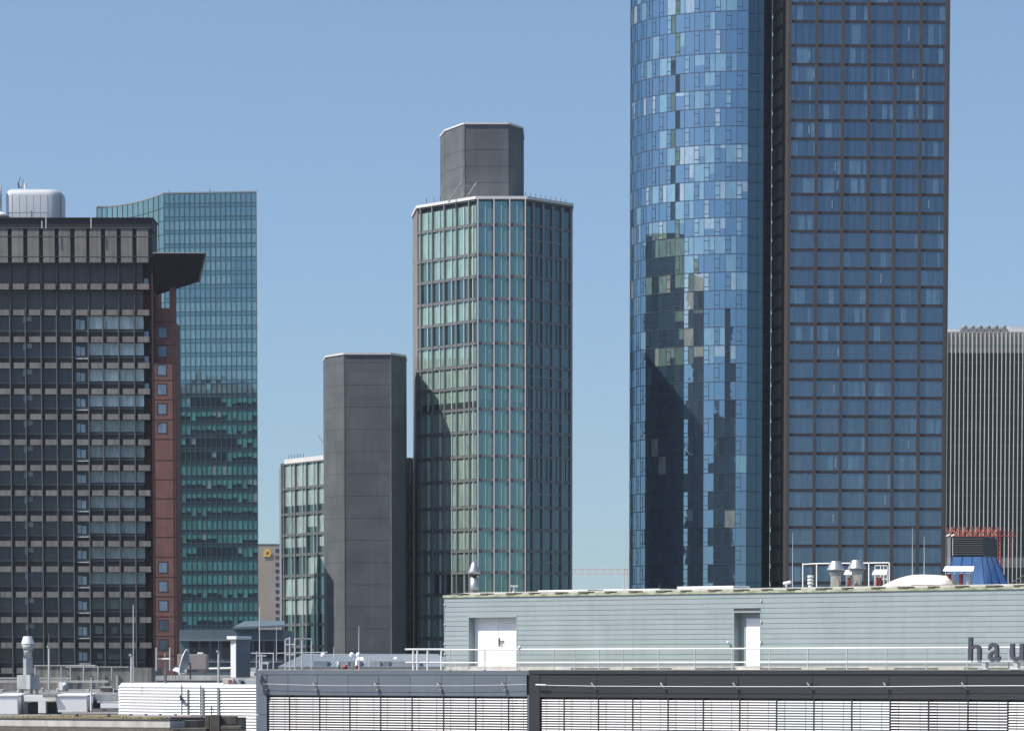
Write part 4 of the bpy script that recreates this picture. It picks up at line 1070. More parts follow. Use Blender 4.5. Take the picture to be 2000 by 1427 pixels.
    for q in range(n):
        a = sL + (sR - sL) * q / n; b_ = sL + (sR - sL) * (q + 1) / n; hh = .015 * random.random()
        m.hexa([f2.pt(a, .05, z1), f2.pt(b_, .05, z1), f2.pt(b_, -2.4, z1), f2.pt(a, -2.4, z1), f2.pt(a + .05, -.1, z1 + hh * .6), f2.pt(b_ - .05, -.1, z1 + hh * .6), f2.pt(b_ - .05, -2.2, z1 + .08 + hh), f2.pt(a + .05, -2.2, z1 + .08 + hh)])
    m.build('mossy_eaves', M['moss'], pt)
    m = MB(); m.box(f2, sL - .05, sR, z1 + .0, z1 + .17, -9, -1.6); m.build('roof_kerb', M['concl'], pt)
    a = sL + 1; i = 0
    while a < sR:
        m = MB(); m.box(f2, a, a + .35 + .15 * (i % 3), z1 + .01, z1 + .08, -.5, .1); m.build('eaves_clamp', M['wood'], pt); a += 1.62 + .2 * (i % 2); i += 1
    zroof = z1 + .17

    # ---- rooftop equipment
    Yr = lambda px: f2.hit(px, 1150, -4.0) and (lambda q: f2.pt(q[0], -4.0, 0).y)(f2.hit(px, 1150, -4.0))
    def Pq(px, py, dd=-4.0):
        s, z = f2.hit(px, py, dd); return f2.pt(s, dd, z)
    def pr_(px, rpx, py, dd=-4.0):   # radius in metres for pixels
        return rpx / F * Pq(px, py, dd).y
    # conical vent left
    def lathe_px(px, prof, dd=-4.0, n=24):
        b = Pq(px, 1150, dd); m = MB(); m.lathe(b.x, b.y, [(r_ / F * b.y, Pq(px, y, dd).z) for r_, y in prof], n); return m
    def foot(px, dd=-4.0): p = Pq(px, 1150, dd); return (p.x, p.y, zroof)
    tt = thing('cone_vent', 'steel vent pipe with pointed cone hat, alone at the penthouse roof left end', 'vent', foot(925))
    lathe_px(926, [(8.5, 1168), (8.5, 1127)]).build('pipe', M['steel'], tt, True)
    lathe_px(926, [(5, 1127), (5, 1120), (9, 1124), (9, 1121)]).build('neck', M['wood'], tt)
    lathe_px(926, [(12.5, 1121), (12.5, 1116), (8, 1107), (4.5, 1097), (1, 1096)]).build('cone_hat', M['steel'], tt, True)
    tt = thing('mushroom_vent', 'small white T-topped vent near the left end of the mossy eaves', 'vent', foot(1004, -1))
    lathe_px(1004, [(5, 1162), (3, 1158), (2.2, 1146)], -1).build('pipe', M['offwhite'], tt)
    m = MB(); p = Pq(1004, 1144, -1); m.abox(p.x - .22, p.x + .22, p.y - .15, p.y + .15, p.z - .04, p.z + .05); m.build('cap', M['offwhite'], tt)
    for a, b_, y0, y1, lab in ((1050, 1206, 1151, 1158, 'longest'), (1203, 1288, 1149.5, 1156, 'middle'), (1322, 1432, 1144, 1152, 'right')):
        s0, s1 = f2.s(a, -3.5, 1150), f2.s(b_, -3.5, 1150); m = MB(); z1_ = f2.z(y0, (a + b_) / 2, -3.5)
        m.box(f2, s0, s1, zroof - .1, z1_, -5, -3.5)
        recenter(solo(m.build('skylight_kerb', M['offwhite'], bevel=.03), lab + ' of three low white roof slabs along the penthouse roof edge, left of the vents', 'roof slab', 'white roof slabs'))
    m = MB(); p = Pq(1166, 1153, -3); m.abox(p.x - .5, p.x + .35, p.y - .3, p.y + .3, zroof - .1, p.z + .05)
    recenter(solo(m.build('roof_hatch', M['wood']), 'small brown hatch between the left white roof slabs', 'hatch'))
    for px, y, lab in ((1548, 1040, 'left, beside the brown tower corner'), (1782, 1030, 'tall, before the right side of the brown tower'), (1805, 1047, 'short, right of the tall one'), (1218, 1130, 'tiny, beside the left roof slabs')):
        m = MB(); a = Pq(px, 1150, -3.4); b_ = Pq(px, y, -3.4); m.bar((a.x, a.y, zroof - .1), b_, .022, 6, .008)
        recenter(solo(m.build('lightning_rod', M['mull_light']), 'thin lightning rod on the penthouse roof, ' + lab, 'lightning rod', 'lightning rods on the penthouse'))
    # tube frame
    tt = thing('roof_guard_frame', 'white tubular guard frame around the pair of hatted vents', 'railing', foot(1650, -6))
    for px in (1568, 1595, 1697, 1737):
        m = MB(); a = Pq(px, 1150, -6); m.bar((a.x, a.y, zroof - .1), Pq(px, 1099, -6), .035, 6); m.build('post', M['railw'], tt)
    for y, a, b_ in ((1100, 1595, 1737), (1101.5, 1568, 1595)):
        m = MB(); m.bar(Pq(a, y, -6), Pq(b_, y - 1.5, -6), .032, 6); m.build('rail', M['railw'], tt)
    tt = thing('caged_ladder', 'small white caged roof ladder right of the hatted vents', 'ladder', foot(1722, -6.4))
    for px in (1709, 1720, 1726, 1733): m = MB(); m.bar(Pq(px, 1146, -6.4), Pq(px, 1105, -6.4), .022, 6); m.build('stile', M['railw'], tt)
    for y in (1104, 1112, 1121, 1130): m = MB(); m.bar(Pq(1709, y, -6.4), Pq(1733, y, -6.4), .018, 6); m.build('rung', M['railw'], tt)
    tt = thing('ribbed_vent', 'short white ribbed vent pipe left of the pair of hatted vents', 'vent', foot(1583))
    lathe_px(1583, [(4.5, 1152), (4.5, 1142)]).build('pipe', M['offwhite'], tt, False)
    for y in (1136, 1129.5, 1123): lathe_px(1583, [(5.5, y + 5), (6.2, y + 3.5), (6.2, y + 1), (5, y)]).build('ring_hood', M['offwhite'], tt)
    for px, o, lab in ((1632, 2.5, 'left'), (1673, 0, 'right')):
        tt = thing('hatted_vent', 'steel exhaust with a wide conical hat, %s one of the pair on the penthouse roof' % lab, 'vent', foot(px), 'hatted exhausts')
        lathe_px(px, [(10, 1152 + o), (10, 1120 + o), (10.5, 1119 + o)]).build('pipe', M['steel'], tt, True)
        lathe_px(px, [(10.4, 1122 + o), (11, 1121 + o), (15.5, 1111 + o)]).build('collar', M['mull'], tt, True)
        lathe_px(px, [(17.5, 1110.6 + o), (17.5, 1108.5 + o), (11.5, 1096 + o), (10, 1093.5 + o), (9, 1093 + o)]).build('cone_hat', M['steel'], tt, False)
    for lab, capx, capy, pipes in (('between the hatted vents', (1648, 1665), (1114, 1122), [(1657, 2.8, 'red')]), ('right of the hatted vents', (1703, 1733), (1115, 1122), [(1713, 2.8, 'red'), (1719.5, 3, 'red')]),
                                   ('before the blue chimney', (1842, 1903), (1107, 1115), [(1854, 4, 'red'), (1865, 2.5, 'zinc'), (1877, 4, 'red'), (1892, 5, 'zinc')])):
        c_ = (capx[0] + capx[1]) / 2
        tt = thing('pipe_shelter', 'white sloped lid over %s, %s' % ('one red pipe' if len(pipes) == 1 else 'two red pipes' if len(pipes) == 2 else 'red and grey pipes', lab), 'pipe shelter', foot(c_, -3.5))
        a, b_ = Pq(capx[0], capy[1], -3.2), Pq(capx[1] - 2, capy[1], -3.2); a2, b2 = Pq(capx[0] + 4, capy[0], -4.2), Pq(capx[1], capy[0], -4.2); up = Vector((0, 0, .05))
        m = MB(); m.hexa([a, b_, b2, a2, a + up, b_ + up, b2 + up, a2 + up]); m.build('lid', M['white'], tt)
        for x_, r_, cc in pipes:
            m = lathe_px(x_, [(r_, 1150), (r_, capy[1] + 3)], -3.7, 14); m.build('pipe', M[cc], tt, True)
            m = lathe_px(x_, [(r_ + .5, capy[1] + 5), (r_ + .5, capy[1] + 2.5)], -3.7, 14); m.build('pipe_collar', M['offwhite'], tt, True)
        m = MB()
        for x_ in (capx[0] + 5, capx[1] - 5): q = Pq(x_, 1150, -3.9); m.bar((q.x, q.y, zroof - .1), Pq(x_, capy[0] + 4, -3.9), .02, 6)
        m.build('lid_leg', M['rail'], tt)
    # white domed cover
    tt = thing('roof_dome', 'long cream white domed roof cover between the vents and the blue chimney', 'roof dome', foot(1790, -3))
    m = MB(); s0 = f2.s(1727, -3, 1145); s1 = f2.s(1850, -3, 1145); n = 28; prof = []
    for q in range(n + 1):
        u = q / n; h = (1 - abs(2 * u - .85) ** 2.6 if u < .9 else 1 - abs(2 * u - .85) ** 2.6)
        h = max(0.0, math.sin(math.pi * min(1, u * 1.05)) ** .55) if u < .5 else max(0.0, (1 - ((u - .5) / .5) ** 5)) ** .6 * (1 - .12 * (u - .5) * 2)
        prof.append((s0 + (s1 - s0) * u, h))
    H = .62; nw = 12
    for a, h in prof:
        for q in range(nw + 1):
            v = q / nw; dd = -2.6 - 2.2 * v; hh = (1 - abs(2 * v - 1) ** 3)
            m.v.append(f2.pt(a, dd, zroof - .02 + H * h * (hh ** .7)))
            if q < nw and len(m.v) > nw + 1: pass
    for i in range(n):
        for q in range(nw):
            b0 = i * (nw + 1) + q; m.f.append((b0, b0 + nw + 1, b0 + nw + 2, b0 + 1)); m.c.append(None)
    m.build('dome_shell', M['cream'], tt, True)
    m = MB(); m.box(f2, f2.s(1780, -2.55, 1145), s1, zroof - .1, zroof + .06, -4.9, -2.5); m.build('dome_kerb', M['wood'], tt)
    # blue chimney
    ddb = -5.5
    tt = thing('blue_chimney', 'blue sheet-metal chimney hood carrying a black louvred box, far right of the penthouse roof', 'chimney', foot(1905, ddb))
    def q4(pl, pm, pr2, y, back=2.2):
        a = Pq(pl, y, ddb); e = Pq(pm, y, ddb); s_ = a.y
        a = P(pl, y, s_); e = P(pm, y, s_ - .2); c_ = P(pr2, y, s_ + back); d_ = Vector((a.x + (c_.x - e.x), a.y + back, a.z))
        z = e.z; return [Vector((v.x, v.y, z)) for v in (a, e, c_, d_)]
    lo = q4(1841, 1923, 1973, 1146); hi = q4(1861, 1918, 1946, 1086.5)
    m = MB(); m.hexa(lo + hi); m.build('hood', M['blue'], tt)
    m = MB()
    def seam(a0, a1, b0, b1, u): m.bar(a0.lerp(a1, u), b0.lerp(b1, u), .022, 6)
    for u in (.0, .33, .66, 1): seam(lo[0], lo[1], hi[0], hi[1], u)
    for u in (.33, .66, .98): seam(lo[1], lo[2], hi[1], hi[2], u)
    m.build('seam', M['bluejoint'], tt)
    b0 = q4(1861, 1920, 1946, 1084); b1 = q4(1861, 1920, 1946, 1050)
    m = MB(); m.hexa(b0 + b1); o = m.build('louvre_box', M['louvre'], tt)
    m = MB()
    for k in range(8):
        u = (k + .5) / 8; a = b0[0].lerp(b1[0], u); e = b0[1].lerp(b1[1], u); m.bar(a + Vector((0, -.03, 0)), e + Vector((0, -.03, 0)), .025, 4)
    m.build('slat', M['graydk'], o)
    m = MB(); b2 = q4(1859, 1921, 1948, 1049.5); b3 = q4(1859, 1921, 1948, 1047); m.hexa(b2 + b3); m.hexa(q4(1860, 1920.5, 1947, 1086.5) + q4(1860, 1920.5, 1947, 1084.2)); m.build('rim', M['anth'], tt)
    # orange lattice on top, some way behind
    Yo = 420
    tt = thing('orange_lattice', 'orange red zigzag steel lattice boom seen just above the black louvred box', 'crane', P(1900, 1100, Yo))
    m = MB(); xs = [1847 + 6.2 * k for k in range(18)]
    for k in range(len(xs) - 1):
        y0, y1 = (1046, 1029) if k % 2 else (1029, 1046)
        m.bar(P(xs[k], y0, Yo), P(xs[k + 1], y1, Yo), .055, 4); m.bar(P(xs[k] + 3, y0, Yo + 1.4), P(xs[k + 1] + 3, y1, Yo + 1.4), .05, 4)
    m.build('lattice', M['orange'], tt)
    m = MB(); m.bar(P(1845, 1047, Yo), P(1985, 1047, Yo), .08, 6); m.bar(P(1950, 1037, Yo), P(1985, 1041, Yo), .05, 6)
    for px in (1949, 1954, 1975): m.bar(P(px, 1035, Yo), P(px, 1105, Yo), .06, 6)
    for k in range(6): m.bar(P(1949, 1050 + 9 * k, Yo), P(1954, 1057 + 9 * k, Yo), .04, 4)
    m.build('chord', M['red'], tt)
    for px, lab in ((1852, 'left one'), (1861, 'right one')):
        m = MB(); m.bar(P(px, 1140, 300), P(px, 1045, 300), .045, 6); m.bar(P(px - 3, 1047, 300), P(px + 3, 1044, 300), .09, 6)
        recenter(solo(m.build('cable_mast', M['rail']), 'slender pale mast at the left of the blue chimney, ' + lab, 'mast', 'pair of masts'))
    m = MB(); m.bar(P(1976, 1138, 235), P(2003, 1122, 235), .05, 6); m.bar(P(1976, 1138, 235), P(2003, 1136, 235), .04, 6)
    recenter(solo(m.build('grey_strut', M['graydk']), 'dark slanting strut right of the blue chimney', 'strut'))
    m = MB(); m.bar(Pq(1536, 1146), Pq(1536, 1139), .05, 6); m.bar(Pq(1531, 1139), Pq(1545, 1136), .09, 6)
    recenter(solo(m.build('roof_camera', M['offwhite']), 'small white camera on the penthouse roof edge below the brown tower corner', 'camera'))

    # ---- letters
    tt = thing('letter_sign', 'dark free-standing letters reading hau on a white rail at the parapet, right edge', 'sign', f.pt(S(1945), -.1, zp))
    dS = -.02
    for ch, px0, px1, y0, y1 in (('h', 1892.5, 1916.5, 1243.5, 1289), ('a', 1931, 1954, 1255, 1289.5), ('u', 1974, 2000, 1256, 1289.5)):
        cu = bpy.data.curves.new('txt', 'FONT'); cu.body = ch; cu.extrude = .08; cu.size = 1; cu.offset = .012
        tmp = bpy.data.objects.new('txt', cu); C.objects.link(tmp)
        bpy.context.view_layer.update()
        dg = bpy.context.evaluated_depsgraph_get(); me0 = tmp.evaluated_get(dg).to_mesh()
        vs_ = [v.co.copy() for v in me0.vertices]; fs = [tuple(p.vertices) for p in me0.polygons]
        tmp.evaluated_get(dg).to_mesh_clear(); bpy.data.objects.remove(tmp); bpy.data.curves.remove(cu)
        mx0, mx1 = min(v.x for v in vs_), max(v.x for v in vs_); my0, my1 = min(v.y for v in vs_), max(v.y for v in vs_)
        s0, s1 = f.s(px0, dS, 1280), f.s(px1, dS, 1280); z0, z1_ = f.z(y1, px0, dS), f.z(y0, px0, dS)
        m = MB()
        for v in vs_: m.v.append(f.pt(s0 + (s1 - s0) * (v.x - mx0) / (mx1 - mx0), dS + v.z, z0 + (z1_ - z0) * (v.y - my0) / (my1 - my0)))
        m.f = fs; m.c = [None] * len(fs); m.build('letter', M['letter'], tt)
    m = MB(); m.box(f, f.s(1899, -.1, 1290), f.s(2060, -.1, 1290), f.z(1292, 1950), f.z(1289.7, 1950), -.35, .0); m.build('sign_rail', M['offwhite'], tt)
    for px in (1925, 1987):
        s = f.s(px, -.2, 1300); m = MB(); z0 = zp + .05; z1_ = f.z(1292, px)
        m.hexa([f.pt(s - .08, -.1, z0), f.pt(s + .08, -.1, z0), f.pt(s + .08, -.3, z0), f.pt(s - .08, -.3, z0), f.pt(s - .16, -.02, z1_), f.pt(s + .1, -.02, z1_), f.pt(s + .1, -.33, z1_), f.pt(s - .16, -.33, z1_)])
        m.box(f, s - .35, s + .25, zp + .05, zp + .09, -.4, -.05); m.build('bracket', M['offwhite'], tt)

    # ---- low metal roof behind the parapet
    Ym = 262
    tt = thing('metal_roof_hall', 'low hall with a shallow grey standing-seam metal roof in front of the slate shaft', 'building', (X(700, Ym), Ym, EYE - 12))
    a, b_, c_, d_ = P(543, 1301, Ym - 14), P(905, 1301, Ym - 14), P(857, 1278.5, Ym + 6), P(590, 1278.5, Ym + 6)
    dn = Vector((0, 0, -.15)); m = MB(); m.hexa([a + dn, b_ + dn, c_ + dn, d_ + dn, a, b_, c_, d_]); rf = m.build('roof', M['metalroof'], tt)
    m = MB()
    for k in range(41): u = k / 40; m.bar(a.lerp(b_, u), d_.lerp(c_, u), .025, 4)
    m.bar(d_, c_, .09, 6); m.build('seam', M['metalroof'], rf)
    m = MB(); m.abox(a.x + .2, b_.x - .2, a.y + .6, a.y + 19, EYE - 12, a.z - .15); m.build('wall', M['zinc'], tt)
    for k, (x0, x1) in enumerate(((612, 638), (662, 680), (684, 703), (722, 742), (748, 760), (765, 820))):
        m = MB(); Yk = Ym - 13.5; m.abox(X(x0, Yk), X(x1, Yk), Yk, Yk + 5, Z(1303, Yk), Z(1290.5, Yk)); m.build('dormer_box', M['zinc' if k % 2 else 'metalroof'], tt)
    for k, px in enumerate((631, 687, 700, 773)):
        m = MB(); p = P(px, 1277 if k < 3 else 1286, Ym + 4 - (5 if k == 3 else 0)); m.lathe(p.x, p.y, [(.14, p.z - .25), (.16, p.z), (.1, p.z + .1), (.02, p.z + .14)], 10)
        m.build('roof_cap', M['white'], tt)
    Yq = 238
    for px, y0, y1, r_, cc, lab, top in ((661, 1291, 1309, 3.2, 'zinc', 'grey vent pipe, left of the three stubby pipes by the parapet', None), (674, 1298, 1307, 4.5, 'red', 'short red capped pipe, middle of the three stubby pipes', None), (697, 1290, 1309, 3.0, 'offwhite', 'white pipe with red foot under a small lid, right of the three stubby pipes', 1)):
        tt = thing('stub_pipe', lab, 'pipe', P(px, y1, Yq)); b = P(px, 1300, Yq); m = MB()
        m.lathe(b.x, b.y, [(r_ / F * Yq, Z(y1, Yq)), (r_ / F * Yq, Z(y0, Yq))], 14); m.build('pipe', M[cc], tt, True)
        if top:
            m = MB(); a, b_, c_ = P(px - 3, 1291, Yq), P(px + 14, 1291, Yq), P(px + 5, 1284, Yq); dy = Vector((0, 1, 0))
            m.hexa([P(px - 3, 1290, Yq - .6), P(px + 14, 1290, Yq - .6), P(px + 12, 1284, Yq + .6), P(px + 1, 1284, Yq + .6)] + [v + Vector((0, 0, .06)) for v in (P(px - 3, 1290, Yq - .6), P(px + 14, 1290, Yq - .6), P(px + 12, 1284, Yq + .6), P(px + 1, 1284, Yq + .6))]); m.build('lid', M['cream'], tt)
            m = MB(); b = P(px, 1300, Yq); m.lathe(b.x, b.y, [((r_ + .6) / F * Yq, Z(1306, Yq)), ((r_ + .6) / F * Yq, Z(1299, Yq))], 14); m.build('foot', M['red'], tt)
    # aerials
    for px, y0, y1, Yk, r_, lab in ((701, 1308, 1222, 236, .035, 'before the slate shaft'), (507, 1325, 1184, 236, .04, 'at the left corner of the near building'), (540, 1290, 1222, 300, .03, 'faint, before the low glass block'), (652, 1285, 1262, 250, .03, 'very short, left on the metal roof')):
        m = MB(); m.bar(P(px, y0, Yk), P(px, y1, Yk), r_, 6, r_ * .5)
        recenter(solo(m.build('whip_aerial', M['mull_light']), 'thin upright whip aerial ' + lab, 'aerial', 'whip aerials'))
    # caged ladder hoops
    Yk = 233
    tt = thing('ladder_hoops', 'galvanised roof ladder with tall hoop handrails at the left of the parapet', 'ladder', P(585, 1308, Yk))
    for a in (557.5, 566, 576): m = MB(); m.bar(P(a, 1308, Yk), P(a, 1248 if a != 566 else 1243, Yk), .045, 8); m.build('stile', M['rail'], tt)
    for a in (590, 608.5): m = MB(); m.bar(P(a, 1306, Yk + 1.5), P(a, 1248, Yk + 1.5), .04, 8); m.build('stile', M['rail'], tt)
    m = MB(); m.bar(P(576, 1247, Yk), P(609, 1247, Yk + 1.5), .045, 8); m.bar(P(557.5, 1247.5, Yk), P(566, 1247.5, Yk), .04, 8)
    for y in (1258, 1278, 1301): m.bar(P(557, y, Yk), P(577, y, Yk), .04, 8)
    m.build('rung', M['rail'], tt)
    m = MB(); m.bar(P(540, 1275, Yk + 3), P(640, 1273, Yk + 3), .03, 6); m.build('handrail', M['rail'], tt)
near()

# ------------------------------------------------------------------ roofs and equipment at lower left
def lower_left():
    # base slabs
    t = thing('left_annex', 'grey flat-roofed annex with a mossy edge at the lower left', 'building', (X(250, 260), 260, 0))
    zr = Z(1401, 218)
    AY = lambda px: 217 / (1 + .0001 * (px - 150))
    pf = Fr((-70, AY(-70)), (332, AY(332)), 1400); az = lambda y, px=150: pf.z(y, px)
    m = MB(); m.box(pf, .05, pf.s(262), 0, zr - .1, -9, -1.2); m.box(pf, pf.s(262), pf.L - .1, 0, zr - .1, -3, -1.2); m.abox(X(-60, 240), X(236, 238), 231, 262, 0, zr - .12); m.build('wall', M['concrete'], t)
    m = MB(); m.box(pf, .05, pf.s(262), zr - .1, zr, -9, -1.2); m.build('moss_roof', M['mossroof'], t)
    m = MB(); m.abox(X(-60, 222), X(470, 236), 262, 330, zr - .1, zr + .9); m.build('upper_roof', M['roofg'], t)
    m = MB(); m.box(pf, 0, pf.L, az(1419.5), az(1405), -1.2, 0); m.build('parapet', M['concl'], t, bevel=.05)
    m = MB(); m.box(pf, 0, pf.L, az(1404.8), az(1402.6), -1.21, .03); m.build('parapet_flashing', M['graydk'], t)
    m = MB(); m.box(pf, 0, pf.L, az(1422.5), az(1419.7), -1, .02); m.box(pf, 0, pf.L + .5, az(1480), az(1422.6), -1, .35); m.build('lower_parapet', M['wood'], t)
    m = MB(); m.abox(X(258, 222), X(372, 222), 219.5, 223, zr - .1, Z(1396, 222)); m.build('kerb', M['concl'], t)
    for px in (150, 212, 256, 285, 313, 343):
        m = MB(); m.bar(P(px, 1402, 221), P(px, 1393, 221), .08, 8); m.build('foot_post', M['graydk'], t)
    # scattered gravel tufts on the moss strip
    random.seed(3)
    m = MB()
    for k in range(700):
        q = pf.pt(random.uniform(.2, pf.s(255)), random.uniform(-8.5, -1.4), 0); x, y = q.x, q.y; r_ = random.uniform(.03, .09); z = zr
        m.lathe(x, y, [(r_, z), (r_ * .7, z + r_ * .5), (.01, z + r_ * .7)], 5)
    o = m.build('moss_tufts', M['mossroof']); o['kind'] = 'stuff'
    # dark planter boxes
    m = MB(); m.abox(X(331, 216), X(391, 216), 216, 217.5, Z(1418, 216), Z(1400, 216)); t2 = thing('planter_box', 'dark grey long box beside the pale parapet end', 'box', P(360, 1420, 216)); m.build('body', M['graydk'], t2)
    m = MB(); m.abox(X(330, 216), X(392, 216), 215.9, 217.6, Z(1400, 216), Z(1397.5, 216)); m.build('rim', M['tan'], t2)
    t2 = thing('timber_stack', 'dark weathered beams stacked at the foot of the white louvred housing', 'timber stack', P(430, 1427, 212))
    for k, (a, b, y0, y1, d) in enumerate(((332, 402, 1421, 1432, 213), (400, 408, 1396, 1440, 214), (409, 428, 1395, 1440, 213.5), (430, 460, 1398, 1414, 214), (430, 470, 1417, 1424, 213), (430, 486, 1426, 1434, 212.5))):
        m = MB(); m.pbox(a, b, y0, y1, d, 1.4); m.build('beam', M['wood'], t2, bevel=.03)
    m = MB(); m.bar(P(413, 1427, 212.4), P(413, 1377, 212.4), .03, 6); m.bar(P(413, 1379, 212.4), P(418, 1390, 212.4), .02, 6)
    recenter(solo(m.build('hooked_rod', M['graydk']), 'thin dark hooked rod before the white louvred housing', 'rod'))
    # white louvred housing
    Yh = 238
    H_ = lambda px: 238 / (1 + .0001 * (px - 367))
    t = thing('louvred_housing', 'long white plant housing with horizontal louvres left of the blue grey pier', 'plant housing', P(365, 1430, Yh))
    hf = Fr((231, H_(231)), (504, H_(504)), 1390)
    zz = lambda y: hf.z(y, 367)
    m = MB(); m.box(hf, .05, hf.L, zz(1440), zz(1336), -5, -.14); m.build('wall', M['graydk'], t)
    m = MB(); m.hexa([hf.pt(.0, 0, zz(1341.3)), hf.pt(hf.L, 0, zz(1341.3)), hf.pt(hf.L, -.3, zz(1341.3)), hf.pt(.0, -.3, zz(1341.3)), hf.pt(.12, -.2, zz(1333)), hf.pt(hf.L, -.2, zz(1333)), hf.pt(hf.L, -5, zz(1333)), hf.pt(.12, -5, zz(1333))]); m.build('top_cap', M['white'], t)
    y = 1342.8
    while y < 1435:
        s0 = 0 if y < 1397 else hf.s(440 + (y - 1397) * .6)
        m = MB(); e = 4.5
        m.hexa([hf.pt(s0, 0, zz(y + e)), hf.pt(hf.L, 0, zz(y + e)), hf.pt(hf.L, -.13, zz(y + e)), hf.pt(s0, -.13, zz(y + e)), hf.pt(s0 + .02, -.07, zz(y)), hf.pt(hf.L, -.07, zz(y)), hf.pt(hf.L, -.13, zz(y)), hf.pt(s0 + .02, -.13, zz(y))])
        m.build('louvre', M['white'], t); y += 5.93
    for a, b, y0 in ((365.5, 367.5, 1345), (394, 397.5, 1344), (424, 428, 1344), (353, 353.7, 1334), (390, 390.7, 1334)):
        m = MB(); m.box(hf, hf.s(a), hf.s(b), zz(1430 if b - a > 3 else 1398), zz(y0), -.04, .05); m.build('upright', M['mull'] if b - a > 1 else M['offwhite'], t)
    m = MB(); q = lambda px, y, d: hf.pt(hf.s(px), d, zz(y))
    m.bar(q(354, 1358, .1), q(360, 1360, .4), .06, 6); m.bar(q(354, 1366, .1), q(362, 1358, .4), .05, 6); m.bar(q(354, 1358, .1), q(354, 1367, .1), .05, 6); m.build('bracket', M['wood'], t)
    # white sheds / cabinets
    Yc = 246
    def cabinet(px0, px1, y0, y1, label, taper=5, group='white rooftop cabinets'):
        t = thing('roof_cabinet', label, 'cabinet', P((px0 + px1) / 2, y1, Yc), group)
        m = MB(); zb = Z(y1, Yc); zt = Z(y0, Yc)
        xa, xb = X(px0, Yc), X(px1, Yc); k = taper / F * Yc
        m.hexa([(xa + k, Yc, zb), (xb + k * .2, Yc, zb), (xb + k * 1.0, Yc + 3, zb), (xa + k, Yc + 3, zb), (xa, Yc, zt), (xb, Yc, zt), (xb + k * 1.6, Yc + 3, zt + .02), (xa + k, Yc + 3, zt + .02)]); m.build('body', M['white'], t, bevel=.03)
        m = MB(); m.hexa([(xa - .05, Yc - .05, zt + .03), (xb + .03, Yc - .05, zt + .03), (xb + k * 1.7, Yc + 3.2, zt + .04), (xa + k, Yc + 3.2, zt + .04), (xa - .05, Yc - .05, zt + .1), (xb + .03, Yc - .05, zt + .1), (xb + k * 1.7, Yc + 3.2, zt + .2), (xa + k, Yc + 3.2, zt + .2)]); m.build('lid', M['white'], t)
        return t
    cabinet(-8, 33, 1360, 1394, 'white tapered rooftop cabinet cut by the left edge', 2)
    cabinet(107, 168, 1360, 1390, 'larger white tapered rooftop cabinet right of the white portal frame')
    t = thing('portal_frame', 'white portal-shaped rooftop frame between the two tapered cabinets', 'frame', P(75, 1392, Yc))
    for a, b, y0, y1 in ((46, 108, 1357, 1369), (73, 88, 1369, 1392)):
        m = MB(); m.pbox(a, b, y0, y1, Yc + .6, .8); m.build('frame_member', M['white'], t, bevel=.02)
    m = MB(); m.pbox(42, 112, 1357.5, 1394, Yc + 1.5, 2); m.build('backing', M['zinc'], t)
    for a, b in ((53, 73), (92, 108)):
        m = MB(); m.pbox(a, b, 1371, 1391, Yc + 1.4, .09); m.build('opening', M['graydk'], t)
    m = MB(); m.pbox(82, 108, 1355.5, 1361, Yc - .2, .7); m.build('lintel', M['tan'], t)
    t = thing('duct_box', 'blue grey duct and white slab unit between cabinet and louvred housing', 'duct', P(205, 1390, Yc))
    m = MB(); m.pbox(180, 236, 1355, 1366, Yc + 2, 2); m.build('duct', M['zinc'], t)
    m = MB(); m.pbox(195, 236, 1373, 1382, Yc + .5, 1.5); m.build('slab', M['white'], t, bevel=.02)
    m = MB(); m.pbox(188, 236, 1367.5, 1371.5, Yc + 1, 1.6); m.build('lid', M['zinc'], t)
    m = MB(); m.pbox(175, 238, 1383, 1388, Yc, 1.6); m.build('base', M['mull'], t)
    m = MB(); m.pbox(182, 194, 1367, 1384, Yc + 2.4, 1.6); m.build('shadowed_back', M['bluegrey'], t)
    m = MB(); m.bar(P(178, 1388, Yc - .3), P(178, 1348, Yc - .3), .06, 8); m.bar(P(180.5, 1372, Yc - .3), P(180.5, 1358, Yc - .3), .05, 8)
    recenter(solo(m.build('white_post', M['offwhite']), 'short white post right of the larger tapered cabinet', 'post'))
    # far concrete roof blocks with rails
    Yb = 395
    t = thing('concrete_terrace', 'stained grey concrete roof terrace below the brown grey office block', 'building', P(180, 1350, Yb))
    m = MB(); m.abox(X(-40, Yb), X(302, Yb), Yb + 1, Yb + 14, 0, Z(1328, Yb)); m.abox(X(67, Yb), X(190, Yb), Yb, Yb + 10, Z(1350, Yb), Z(1300, Yb)); m.abox(X(138, Yb), X(302, Yb), Yb - 4, Yb + 8, 0, Z(1303, Yb)); m.build('wall', M['concrete'], t)
    m = MB(); m.abox(X(67, Yb) - .1, X(185, Yb), Yb - .1, Yb + 2, Z(1300, Yb), Z(1297.5, Yb)); m.abox(X(138, Yb) - .1, X(258, Yb), Yb - 4.1, Yb + 2, Z(1303, Yb), Z(1300.5, Yb)); m.build('coping', M['concl'], t)
    for k, px in enumerate((69, 120, 138, 164, 192, 219)):
        m = MB(); m.bar(P(px, 1328, Yb - 4.3), P(px, 1301, Yb - 4.3), .09, 6); m.build('rail_post', M['zinc'], t)
    m = MB()
    m.abox(X(-10, 330), X(138, 330), 330, 331, Z(1325.5, 330), Z(1322, 330)); m.abox(X(-10, 330), X(222, 330), 325, 326, Z(1332, 330), Z(1327.5, 330)); m.build('ledge_rail', M['concl'], t)
    t = thing('service_roof', 'flat grey service roof strewn with pipes behind the white cabinets', 'building', P(120, 1360, 300))
    m = MB(); m.abox(X(-40, 290), X(500, 290), 290, 345, 0, Z(1352, 290)); m.build('roof', M['roofg'], t)
